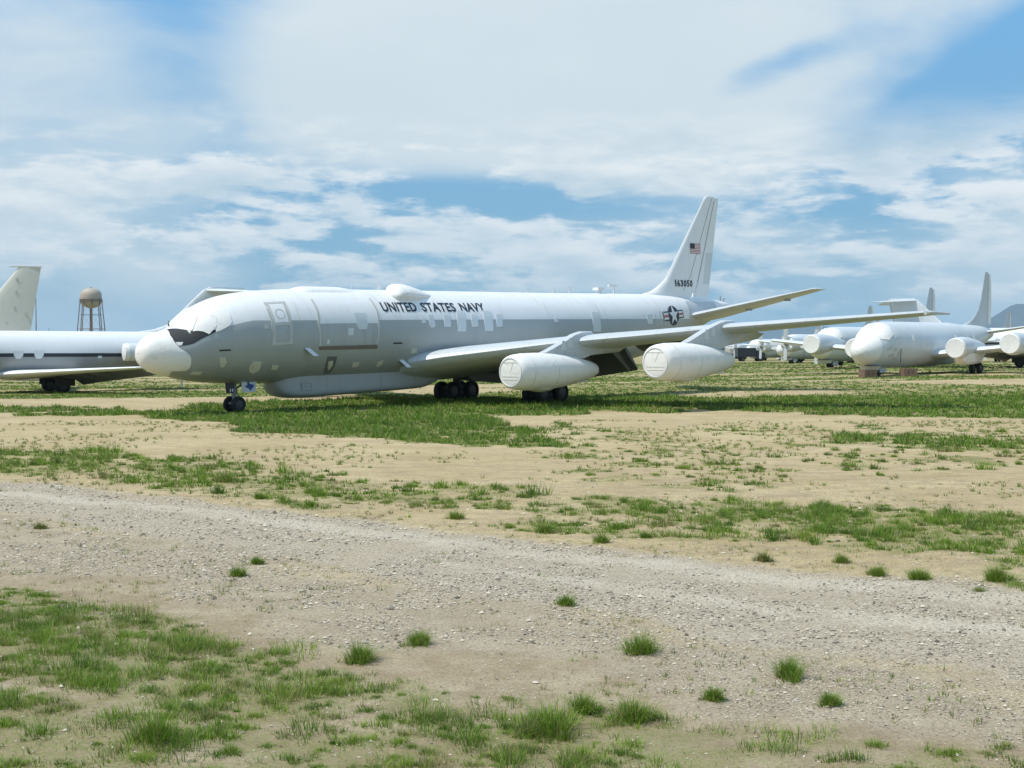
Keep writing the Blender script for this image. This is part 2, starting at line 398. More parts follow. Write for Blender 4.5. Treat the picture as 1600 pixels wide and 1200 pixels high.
def inany(x, y, polys, a=1.2, s=1.5):
    wx, wy = warp(x, y, a, s, 50); m = np.zeros(x.shape, bool)
    for p in polys: m |= inpoly(wx, wy, p)
    return m.astype(float)

def axis_steps(lo_fine, hi_fine, step, grow, lim_lo, lim_hi):
    a = list(np.arange(lo_fine, hi_fine, step)); s = step; x = a[-1]
    while x < lim_hi: s *= grow; x += s; a.append(x)
    s = step; x = lo_fine; l = []
    while x > lim_lo: s *= grow; x -= s; l.append(x)
    return np.array(l[::-1] + a)
gx = axis_steps(-22, 24, .22, 1.06, -13000, 13000); gy = axis_steps(7, 42, .2, 1.022, -1500, 14000)
GX, GY = np.meshgrid(gx, gy)
gz = height(GX, GY); c_ = cover(GX, GY); cl_ = clump(GX, GY, c_)
hi = sstep(45, 80, GY); veg = cl_ * (1 - hi) + c_ * hi * (.65 + .35 * cl_)
far2 = sstep(220, 600, GY); veg = veg * (1 - far2) + (.45 + .4 * fbm(GX / 120, GY / 40, 77)) * far2
grv = inany(GX, GY, GRAV, .7); grv2 = inany(GX, GY, GRAV2, 2.5, 1.8); trk = inany(GX, GY, TRACK, .35, .8)
nx, ny = len(gx), len(gy)
me = bpy.data.meshes.new('ground')
vv = np.stack([GX, GY, gz], -1).reshape(-1, 3)
idx = np.arange(nx * ny).reshape(ny, nx)
ff = np.stack([idx[:-1, :-1], idx[:-1, 1:], idx[1:, 1:], idx[1:, :-1]], -1).reshape(-1, 4)
def fill(me, verts, faces, k):
    me.vertices.add(len(verts)); me.vertices.foreach_set('co', verts.astype(np.float32).ravel())
    me.loops.add(faces.size); me.loops.foreach_set('vertex_index', faces.astype(np.int32).ravel())
    me.polygons.add(len(faces)); me.polygons.foreach_set('loop_start', np.arange(0, faces.size, k, dtype=np.int32))
    me.polygons.foreach_set('loop_total', np.full(len(faces), k, dtype=np.int32))
    me.update(calc_edges=True)
def fattr(me, name, arr):
    a = me.attributes.new(name, 'FLOAT', 'POINT'); a.data.foreach_set('value', np.asarray(arr, np.float32).ravel())
fill(me, vv, ff, 4)
me.polygons.foreach_set('use_smooth', np.ones(len(ff), bool))
for n_, a_ in (('veg', veg), ('gravel', np.clip(grv * .75 + grv2 * .5, 0, 1)), ('track', trk)): fattr(me, n_, a_)
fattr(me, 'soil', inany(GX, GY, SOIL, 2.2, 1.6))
fattr(me, 'near', 1 - sstep(26, 40, GY))
GM = bpy.data.materials.new('sandy_desert_ground'); GM.use_nodes = True; t = GM.node_tree
b = t.nodes['Principled BSDF']; b.inputs['Roughness'].default_value = .95; b.inputs['Specular IOR Level'].default_value = .1
o = t.nodes.new('ShaderNodeTexCoord').outputs['Object']
def ATTR(n): a = t.nodes.new('ShaderNodeAttribute'); a.attribute_name = n; return a.outputs['Fac']
sand = MIX(t, SMOOTH(t, NOISE(t, o, .35, 6, .6), .35, .65), (.50, .395, .205), (.605, .495, .285))
sand = MIX(t, M(t, 'MULTIPLY', SMOOTH(t, NOISE(t, o, 2.2, 7, .7), .52, .72), .55), sand, (.36, .275, .185))
smp = t.nodes.new('ShaderNodeMapping'); t.links.new(o, smp.inputs[0]); smp.inputs['Scale'].default_value = (.55, 1.5, 1); smp.inputs['Rotation'].default_value = (0, 0, .12)
sand = MIX(t, M(t, 'MULTIPLY', SMOOTH(t, NOISE(t, smp.outputs[0], 1.5, 11, .78, .6), .50, .60), .50), sand, (.31, .225, .135))
sand = MIX(t, M(t, 'MULTIPLY', SMOOTH(t, NOISE(t, smp.outputs[0], .5, 7, .7, .8), .48, .66), .38), sand, (.35, .26, .16))
sand = MIX(t, M(t, 'MULTIPLY', SMOOTH(t, NOISE(t, o, 14, 5, .7), .5, .8), .35), sand, (.30, .24, .17))
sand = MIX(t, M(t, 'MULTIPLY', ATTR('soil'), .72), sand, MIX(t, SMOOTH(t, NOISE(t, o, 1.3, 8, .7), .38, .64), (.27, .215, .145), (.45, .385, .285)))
def VOR(scale, feat='F1'):
    n = t.nodes.new('ShaderNodeTexVoronoi'); n.feature = feat; t.links.new(o, n.inputs['Vector']); n.inputs['Scale'].default_value = scale
    return n
vg = VOR(26); hs = t.nodes.new('ShaderNodeSeparateColor'); t.links.new(vg.outputs['Color'], hs.inputs[0])
peb = MIX(t, hs.outputs[0], (.27, .24, .195), (.66, .60, .48))
peb = MIX(t, SMOOTH(t, vg.outputs['Distance'], .35, .7), peb, (.30, .255, .20))
grbase = MIX(t, .42, peb, (.555, .495, .385))
grbase = MIX(t, SMOOTH(t, NOISE(t, o, .8, 6, .6), .35, .7), grbase, MIX(t, .5, grbase, (.47, .395, .30)))
col = MIX(t, M(t, 'MULTIPLY', ATTR('gravel'), .9), sand, grbase)
trm = M(t, 'MULTIPLY', ATTR('track'), SMOOTH(t, NOISE(t, o, 1.1, 5, .6), .2, .6))
col = MIX(t, M(t, 'MULTIPLY', trm, .75), col, MIX(t, NOISE(t, o, 9, 5), (.575, .525, .42), (.665, .605, .49)))
vgm = M(t, 'MULTIPLY', ATTR('veg'), SMOOTH(t, M(t, 'ADD', NOISE(t, o, 5, 6, .65), M(t, 'MULTIPLY', ATTR('veg'), .25)), .38, .62))
green = MIX(t, NOISE(t, o, 1.7, 6, .6), (.075, .130, .014), (.19, .23, .040))
green = MIX(t, M(t, 'MULTIPLY', SMOOTH(t, NOISE(t, o, 3.1, 6, .7), .5, .75), .5), green, (.20, .15, .085))
brk = SMOOTH(t, NOISE(t, o, 13, 8, .8), .44, .56)
green = MIX(t, M(t, 'MULTIPLY', brk, .75), green, (.25, .19, .11))
speck_shadow = SMOOTH(t, VOR(17).outputs['Distance'], .26, .08)  # dark specks painted on the near soil as small shadows
col = MIX(t, M(t, 'MULTIPLY', speck_shadow, M(t, 'MULTIPLY', ATTR('near'), .8)), col, (.16, .125, .085))
vl = M(t, 'MULTIPLY', M(t, 'MULTIPLY', SMOOTH(t, NOISE(t, o, 1.6, 10, .8), .46, .60), .75), M(t, 'SUBTRACT', 1.0, ATTR('gravel')))
col = MIX(t, M(t, 'MULTIPLY', vl, M(t, 'MULTIPLY', ATTR('near'), .55)), col, (.30, .235, .15))
litter = M(t, 'MULTIPLY', SMOOTH(t, NOISE(t, o, 3.0, 11, .85), .53, .62), M(t, 'SUBTRACT', .62, M(t, 'MULTIPLY', ATTR('gravel'), .35)))
col = MIX(t, litter, col, (.24, .19, .12))
fine = SMOOTH(t, NOISE(t, o, 34, 6, .85), .40, .60)
col = MIX(t, M(t, 'MULTIPLY', M(t, 'SUBTRACT', 1.0, fine), .62), col, (.20, .155, .11))
nearv = M(t, 'SUBTRACT', .92, M(t, 'MULTIPLY', ATTR('near'), .42))
col = MIX(t, M(t, 'MULTIPLY', vgm, nearv), col, green)
t.links.new(col, b.inputs['Base Color'])
bn = t.nodes.new('ShaderNodeBump'); bn.inputs['Distance'].default_value = .02; bn.inputs['Strength'].default_value = .9
hh = M(t, 'ADD', M(t, 'MULTIPLY', NOISE(t, o, 11, 8, .7), 1.4), M(t, 'MULTIPLY', vg.outputs['Distance'], M(t, 'MULTIPLY', ATTR('gravel'), -.5)))
t.links.new(hh, bn.inputs['Height']); t.links.new(bn.outputs[0], b.inputs['Normal'])
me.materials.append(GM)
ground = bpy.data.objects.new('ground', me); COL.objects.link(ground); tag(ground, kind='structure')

# mountains
def ridge(name, pts, dist, seed, rough):
    """pts: (bearing px, top px); a real range with depth"""
    us = np.arange(pts[0][0], pts[-1][0] + 1, 9.0); tops = np.interp(us, [p[0] for p in pts], [p[1] for p in pts])
    prof = [(-.9, 0), (-.6, .22), (-.35, .5), (-.15, .8), (0, 1), (.3, .7), (.7, .3), (1.2, 0)]
    V = []; n = len(prof)
    for i, (u, tp) in enumerate(zip(us, tops)):
        H = (V0 - tp) / F * dist + CAMZ + rough * (fbm(np.array(u / 31.), np.array(seed * 1.), seed, 5) - .5)
        X = (u - 800) / F * dist
        for k, (d, h) in enumerate(prof):
            j = (float(fbm(np.array(u / 22. + k * 3), np.array(k * 1.7), seed + 9, 4)) - .5)
            V.append((X + j * 250 * (1 - h), dist + d * 1500 + j * 700 * (1 - h), max(-6, H * h * (1 + j * .5 * (1 - h)) - 5 * (1 - h))))
    fs = []
    for i in range(len(us) - 1):
        for k in range(n - 1):
            a = i * n + k; fs.append((a, a + n, a + n + 1, a + 1))
    m = bpy.data.meshes.new(name); m.from_pydata(V, [], fs); m.materials.append(MOUNT)
    ob = bpy.data.objects.new(name, m); COL.objects.link(ob); tag(ob, kind='structure')
ridge('mountain', [(1515,547),(1535,535),(1550,505),(1562,494),(1575,483),(1590,477),(1610,474),(1640,470),(1700,480),(1800,470),(1900,500),(2000,547)], 9000, 3, 60)
ridge('hills', [(900,547),(1000,535),(1100,524),(1160,521),(1210,514),(1260,508),(1300,511),(1360,520),(1450,524),(1520,530),(1600,547)], 11500, 8, 70)

# ------------------------------------------------------------------ four-engined white and grey transport
YAW = .85232
dc = empty('jet_airliner', (-15.17, 53.69, -.094), (0, -.02, YAW),
           label='large white over grey four engined jet in the middle with US NAVY titles', cat='airplane')
H8 = Hull([(0,2.66,2.64,.01),(.05,2.90,2.33,.26),(.14,3.04,2.18,.38),(.37,3.25,2.01,.56),(.62,3.38,1.90,.70),(1.02,3.49,1.76,.90),(1.42,3.64,1.65,1.08),(1.84,3.85,1.53,1.24),(2.15,4.15,1.48,1.34),
 (2.43,4.37,1.43,1.42),(3.08,4.71,1.35,1.58),(3.97,5.01,1.28,1.72),(5.05,5.19,1.22,1.82),(7,5.34,1.19,1.87),(9,5.40,1.19,1.87),(27,5.43,1.19,1.87),(31,5.46,1.3,1.83),
 (34.8,5.47,1.75,1.62),(37.5,5.42,2.35,1.3),(40,5.3,3.05,.95),(42.6,5.2,3.85,.55),(44.4,5.05,4.4,.25),(45.2,4.85,4.7,.06)])
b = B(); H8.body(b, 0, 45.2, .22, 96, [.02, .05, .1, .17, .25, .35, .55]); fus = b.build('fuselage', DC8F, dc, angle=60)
def P8(name, m, poly, off=.012, parent=None, rings=5, **k):
    b = B(); H8.patch(b, poly, off, rings); return b.build(name, m, parent or dc, angle=50, **k)
# nose cap wrapped in white
b = B(); TT = [0, 40, 60, 78, 90, 103, 122, 134, 145, 180]; XX = [1.33, 1.16, 1.18, 1.32, 1.57, 1.74, 1.79, 1.70, 1.2, 1.40]
rows = []
for j in range(15):
    row = []
    for i in range(96):
        t = i * 3.75; tt = t if t <= 180 else 360 - t; xb = float(pchip(TT, XX, tt)); w = (j / 14) ** 1.7
        row.append(H8.P(max(.004, xb * w), t, .035 if j < 14 else .002))
    rows.append(row)
b.loft(rows, cap1=False); b.build('radome_cover', COVER, dc, angle=80)
P8('antiglare_panel', DARKG, [(1.36, 2.9), (1.7, 30), (2.22, 56), (2.36, 67.5), (2.5, 70.7), (2.95, 70.5), (2.49, 73.6), (1.88, 74.1), (1.51, 73.5), (1.28, 72.0), (1.18, 57.6), (1.17, 36.1)], .008, rings=9)
P8('windscreen_cover', COVER, [(1.62, 27), (1.85, 6), (2.3, 4), (2.44, 30.2), (1.95, 48.9)], .03)
P8('windscreen_cover', COVER, [(1.96, 50.9), (2.46, 31.2), (2.73, 22.2), (3.10, 35.9), (3.0, 50), (2.89, 63.1), (2.51, 71.8), (2.29, 62.9)], .035)
P8('windscreen_cover', COVER, [(3.05, 39.7), (3.3, 41), (3.59, 50.7), (3.57, 63.7), (3.40, 68.7), (3.0, 71.8), (2.80, 71.8), (2.95, 62)], .04)
P8('windscreen_cover', COVER, [(1.5, -4), (2.6, -4), (3.0, -30), (2.5, -65), (1.9, -48)], .03)
P8('warning_patch', PWHITE, [(1.21, 61), (1.49, 65.0), (1.4, 71.8), (1.27, 71.2)], .018)
def poly_frame(name, outer, inner, m, off):
    """tape frame as four strips round a door"""
    for i in range(len(outer)):
        j = (i + 1) % len(outer); P8(name, m, [outer[i], outer[j], inner[j], inner[i]], off + .0012 * i, rings=2)
O4 = [(5.46, 41.6), (6.60, 42.4), (6.52, 99), (5.42, 100.3)]; I4 = [(5.66, 45.0), (6.42, 45.6), (6.36, 96.6), (5.62, 97)]
P8('door', WHITE, [(5.66, 45.0), (6.42, 45.6), (6.38, 72.5), (5.64, 72.5)], .006)
P8('door', DOORG, [(5.64, 76), (6.37, 76), (6.36, 96.6), (5.62, 97)], .006)
poly_frame('door_tape', O4, I4, TAPE, .013)
P8('door_tape', TAPE, [(5.6, 71.8), (6.42, 71.8), (6.42, 76.4), (5.6, 76.4)], .02, rings=2)
b = B(); 
for i in range(24):
    a0 = i * 15; a1 = a0 + 15
    q = [H8.P(6.04 + r * math.cos(R(a)), 61 + r * 29 * math.sin(R(a)), .018) for r, a in ((.25, a0), (.25, a1), (.215, a1), (.215, a0))]
    ids = [b.pt(*z) for z in q]; b.face(*ids)
b.build('window_ring', TAPE, dc)
P8('port_cap', TAPE, [(5.1, 74), (5.3, 74), (5.3, 79), (5.1, 79)], .02)
P8('cargo_door', WHITE, [(8.24, 42), (11.62, 42), (11.6, 76.1), (8.1, 76.1)], .004, rings=8)
P8('cargo_door', DOORG, [(8.1, 76.2), (11.6, 76.2), (11.5, 103), (8.05, 103)], .004, rings=8)
for poly in ([(8.12,40.2),(8.22,40.3),(8.22,58.2),(8.14,75.3),(8.16,103.6),(8.02,103.4),(7.98,75.2),(8.08,58.1)],
             [(11.66,37.4),(11.76,40.0),(11.80,58.6),(11.72,76.3),(11.58,96.5),(11.46,103.0),(11.40,101.3),(11.52,88.5),(11.62,72.0),(11.68,53.7)]):
    k = len(poly) // 2
    b = B(); a = poly[:k]; c = poly[::-1][:k]
    rs = []
    tl = np.linspace(38 if poly[0][0] > 10 else 40.2, 103.4, 26)
    xm = [float(np.interp(q, [40, 58, 75, 103], [8.15, 8.14, 8.05, 8.07] if poly[0][0] < 10 else [11.70, 11.74, 11.66, 11.50])) for q in tl]
    b.loft([[H8.P(x_ - .055, t_, -.01), H8.P(x_ - .05, t_, .028), H8.P(x_ + .05, t_, .028), H8.P(x_ + .055, t_, -.01)] for x_, t_ in zip(xm, tl)])
    b.build('cargo_door_tape', TAPE, dc)
P8('cargo_door_sill', BROWN, [(8.04, 103.9), (11.55, 103.6), (11.6, 109.0), (8.07, 108.3)], .014, rings=3)
P8('window_cover', WTAPE, [(10.24, 62.2), (10.97, 62.3), (10.95, 79), (10.85, 83.6), (10.40, 84.1), (10.30, 80)], .02)
P8('window_cover', WTAPE, [(9.73, 82.4), (10.06, 82.5), (10.02, 91.2), (9.71, 91.1)], .02)
P8('latch_cover', WTAPE, [(8.48, 95.1), (8.63, 96.0), (8.6, 101.5), (8.47, 101.4)], .02)
for poly in ([(14.54,70.6),(14.75,70.6),(14.74,76.8),(14.53,76.7)],[(15.0,65.2),(15.35,65.2),(15.36,79),(15.29,82.8),(15.02,82.8),(14.96,79)],[(16.06,65.2),(16.51,65.2),(16.44,82.2),(15.99,82.1)],
             [(17.06,59.4),(17.67,59.4),(17.49,88.5),(16.87,88.3)],[(18.05,64.3),(18.51,65.3),(18.41,81.8),(17.95,82.6)],[(19.02,58.3),(19.63,60.4),(19.50,88.2),(18.86,88.0)],
             [(19.92,64.4),(20.37,64.4),(20.25,82.2),(19.78,83.0)],[(24.58,70.6),(24.86,70.6),(24.84,76.5),(24.54,76.4)],[(27.93,60.6),(28.6,60.9),(28.52,92.3),(27.8,91.7)],[(33.29,68.8),(33.85,69.4),(33.78,86.7),(33.24,85.7)]):
    P8('window_cover', WTAPE, poly, .026)
for q in (34.2, 34.75, 35.2): P8('tape_strip', TAPE, [(q, 64 if q > 34.5 else 70), (q + .09, 64 if q > 34.5 else 70), (q + .07, 92), (q - .02, 92)], .014, rings=2)
for poly in ([(2.95,111.4),(3.21,111.9),(3.33,119.8),(3.27,128.1),(3.11,126.9),(3.01,119.4)],[(4.62,119.7),(5.04,120.9),(5.1,133.9),(4.89,141.0),(4.6,136.1),(4.5,127)],
             [(5.68,126.3),(6.05,127.7),(6.0,134.5),(5.71,133.5)],[(8.80,124.8),(9.04,123.3),(9.14,130.2),(9.1,139.6),(8.93,135.3)],[(10.32,128.2),(10.7,127.6),(10.78,132.5),(10.6,136.4),(10.39,134.7)],
             [(11.86,128.6),(12.2,126.0),(12.22,132.3),(12.06,137.0),(11.9,135.3)],[(13.79,110.2),(14.17,109.6),(14.2,115.9),(13.86,116.9)],[(2.0,137),(2.4,137),(2.35,144),(1.95,143)]):
    P8('belly_patch', BUFF, poly, .022)
P8('belly_stain', FLAPM, [(8.65, 117.3), (9.23, 117.8), (9.31, 132.5), (9.30, 147), (8.93, 146.7), (8.69, 129.6)], .010)
P8('vent_slot', DARKG, [(2.9, 99.2), (3.41, 100.8), (3.42, 102.9), (2.91, 101.5)], .01, rings=2)
P8('vent_slot', DARKG, [(12.56, 101.1), (13.14, 101.3), (13.16, 103.3), (12.58, 103.1)], .01, rings=2)
# hinged vane plates on the belly
for (x, t) in ((7.2, 110), (13.2, 131)):
    b = B(); a = Vector(H8.P(x, t - 5, 0)); n = Vector(H8.P(x, t - 5, 1)) - a
    dn = Vector((.28, .12, -.36)); w = Vector((.30, 0, 0)); k = n * .03 + Vector((0, .12, .02))
    q = [a, a + w, a + w + dn + k, a + dn + k]
    r1 = [tuple(z) for z in q]; r2 = [tuple(z + n * .03) for z in q]; b.loft([r1, r2]); b.build('antenna_plate', WTAPE, dc, smooth=False)
# lettering, flat print wrapped on the curved skin
def text_mesh(s, size=1.0, bold=.0, condense=1.0):
    cu = bpy.data.curves.new('lettering', 'FONT'); cu.body = s; cu.size = size; cu.offset = bold; cu.resolution_u = 4; cu.space_character = 1.06
    ob = bpy.data.objects.new('lettering', cu); COL.objects.link(ob)
    dg = bpy.context.evaluated_depsgraph_get(); m = bpy.data.meshes.new_from_object(ob.evaluated_get(dg))
    bpy.data.objects.remove(ob); bpy.data.curves.remove(cu)
    bm = bmesh.new(); bm.from_mesh(m); bpy.data.meshes.remove(m)
    bmesh.ops.triangulate(bm, faces=bm.faces)
    return bm
def wrap_text(name, s, place, m, parent, bold=.02, cuts=6):
    """place(u,w)->(x,p,z), u along 0..1, w up 0..1"""
    bm = text_mesh(s, 1, bold)
    xs = [v.co.x for v in bm.verts]; ys = [v.co.y for v in bm.verts]; x0, x1, y0, y1 = min(xs), max(xs), min(ys), max(ys)
    for k in range(1, cuts):
        bmesh.ops.bisect_plane(bm, geom=bm.verts[:] + bm.edges[:] + bm.faces[:], plane_co=(0, y0 + (y1 - y0) * k / cuts, 0), plane_no=(0, 1, 0))
    for v in bm.verts:
        q = place((v.co.x - x0) / (x1 - x0), (v.co.y - y0) / (y1 - y0)); v.co = (q[0], -q[1], q[2])
    me = bpy.data.meshes.new(name); bm.to_mesh(me); bm.free(); me.materials.append(m)
    o = bpy.data.objects.new(name, me); COL.objects.link(o); o.parent = parent; return o
def word(s, xa, xb): wrap_text('lettering', s, lambda u, w: H8.P(xa + (xb - xa) * u, 60.8 - 15.2 * w, .014), NAVY, dc, .028, 7)
word('UNITED', 12.14, 14.42); word('STATES', 14.78, 17.12); word('NAVY', 17.48, 19.28)
# national insignia
def disc_on(c, r, m, name, off, sx=1.0):
    b = B(); ct = c[1]; k = 1 / (1.87 * math.pi / 180 * 1.0)
    rs = []
    for j in range(6):
        rr = r * (1 - j / 6); rs.append([H8.P(c[0] + rr * math.cos(i * math.pi / 18), ct - rr * math.sin(i * math.pi / 18) * 32, off) for i in range(36)])
    b.loft(rs, cap0=False); b.build(name, m, dc)
INS = (36.42, 76)
def strip(x0, x1, d0, d1, m, name, off):
    b = B(); n = 6
    b.loft([[H8.P(x, INS[1] - (d0 + (d1 - d0) * j / 4) * 34, off) for j in range(5)] for x in np.linspace(x0, x1, n)], cap0=False, cap1=False, closed=False); b.build(name, m, dc)
strip(35.12, 37.72, -.28, .28, NAVY, 'insignia_bar', .012)
for a, c in ((35.20, 35.98), (36.86, 37.64)):
    strip(a, c, -.20, .20, PWHITE, 'insignia_bar', .020)
    strip(a, c, -.065, .065, PRED, 'insignia_stripe', .028)
disc_on(INS, .66, NAVY, 'insignia_disc', .034)
b = B(); st = []
for i in range(10):
    rr = .60 if i % 2 == 0 else .235; a = math.pi / 2 + i * math.pi / 5 + 1e-4; st.append((INS[0] + rr * math.cos(a), INS[1] - rr * math.sin(a) * 34))
H8.patch(b, st, .050, 8); b.build('insignia_star', PWHITE, dc, smooth=False)
# dorsal humps, blister, aerials
b = B(); rs = []
for x in np.linspace(7.7, 11.9, 22):
    f_ = min(1, (x - 7.7) / .9, (11.9 - x) / 1.5); f_ = f_ * f_ * (3 - 2 * f_)
    rs.append([H8.P(x, t, -.03 + (.14 * f_) * min(1, (26 - abs(t)) / 8)) for t in range(-26, 27, 4)] + [H8.P(x, 0, -.3)])
b.loft(rs); b.build('dorsal_hump', WHITE, dc)
b = B(); rs = []
for x in np.linspace(0, 1, 26):
    X = 13.25 + 3.0 * x
    w = 14.5 * (min(1, x / .07) ** .5) * (1 - max(0, (x - .35) / .65) ** 1.6 * .9); h = .50 * (min(1, x / .14) ** .5) * (1 - max(0, (x - .30) / .70) ** 1.25)
    rs.append([H8.P(X, 27 + w * math.sin(a), -.05 + h * max(0, math.cos(a)) ** .40) for a in np.linspace(-math.pi / 2, math.pi / 2, 19)] + [H8.P(X, 27, -.3)])
b.loft(rs); dome = b.build('blister_radome', COVER, dc, angle=55)
for x, h, w, nm in ((13.3, .42, .22, 'blade_aerial'), (11.6, .20, .06, 'whip_aerial'), (6.6, .22, .10, 'blade_aerial'), (26.6, .28, .22, 'blade_aerial'), (28.0, .36, .24, 'blade_aerial'), (24.3, .12, .3, 'blade_aerial')):
    z = H8.sec(x)[0]; b = B(); b.loft([foil((x, 0, z - .05), w, .2), foil((x + .3 * h, 0, z + h), w * .55, .2)]) if 0 else b.loft([foil((x, 0, z - .05), w * 1.3, .16, 8, vertical=True), foil((x + .25 * w, 0, z + h), w * .7, .16, 8, vertical=True)]); b.build(nm, WHITE, dc)
z = H8.sec(30.7)[0]; b = B(); b.box(30.5, 31.1, -.2, .2, z + .18, z + .34); b.tube((30.65, 0, z - .03), (30.65, 0, z + .19), .05); b.tube((30.95, 0, z - .03), (30.95, 0, z + .19), .05); b.build('cable_fairlead', WHITE, dc)
b = B(); b.tube((32.3, 0, z - .03), (32.3, 0, z + .44), .06); b.box(31.75, 32.5, -.07, .07, z + .42, z + .52); b.build('tee_aerial', WHITE, dc)
# ventral canoe
b = B(); rs = []
XC = [6.55, 6.62, 6.8, 7.1, 7.5, 8.2, 12, 15.5, 16.4, 17.0, 17.5, 17.75]; ZB = [1.28, 1.02, .80, .60, .50, .47, .52, .60, .80, 1.02, 1.28, 1.45]; HWc = [.15, .42, .62, .78, .88, .92, .92, .92, .86, .72, .45, .15]
for x in np.linspace(6.55, 17.75, 46):
    zb = float(pchip(XC, ZB, x)); hw = float(pchip(XC, HWc, x)); zt = 1.75; ring = [(x, -hw, zt)]
    for a in np.linspace(-1, 1, 15):
        s_ = math.copysign(min(1, abs(math.sin(a * math.pi / 2)) ** .55 * 1.0), a); c_2 = max(0, math.cos(a * math.pi / 2)) ** .55
        ring.append((x, hw * s_, zb + .38 * (1 - c_2)))
    ring.append((x, hw, zt)); rs.append(ring)
b.loft(rs); canoe = b.build('ventral_fairing', CANOEM, dc, angle=50)
for xx in (9.2, 12.6):
    b = B(); b.box(xx, xx + .02, .921, .926, .6, 1.5); b.build('seam', SEAM, canoe, smooth=False)
b = B()
for k in range(3): b.box(7.75, 8.3, .925, .935, .82 + k * .16, .85 + k * .16)
b.box(7.73, 7.75, .925, .935, .82, 1.17); b.box(8.3, 8.32, .925, .935, .82, 1.17); b.build('louvre', SEAM, canoe, smooth=False)
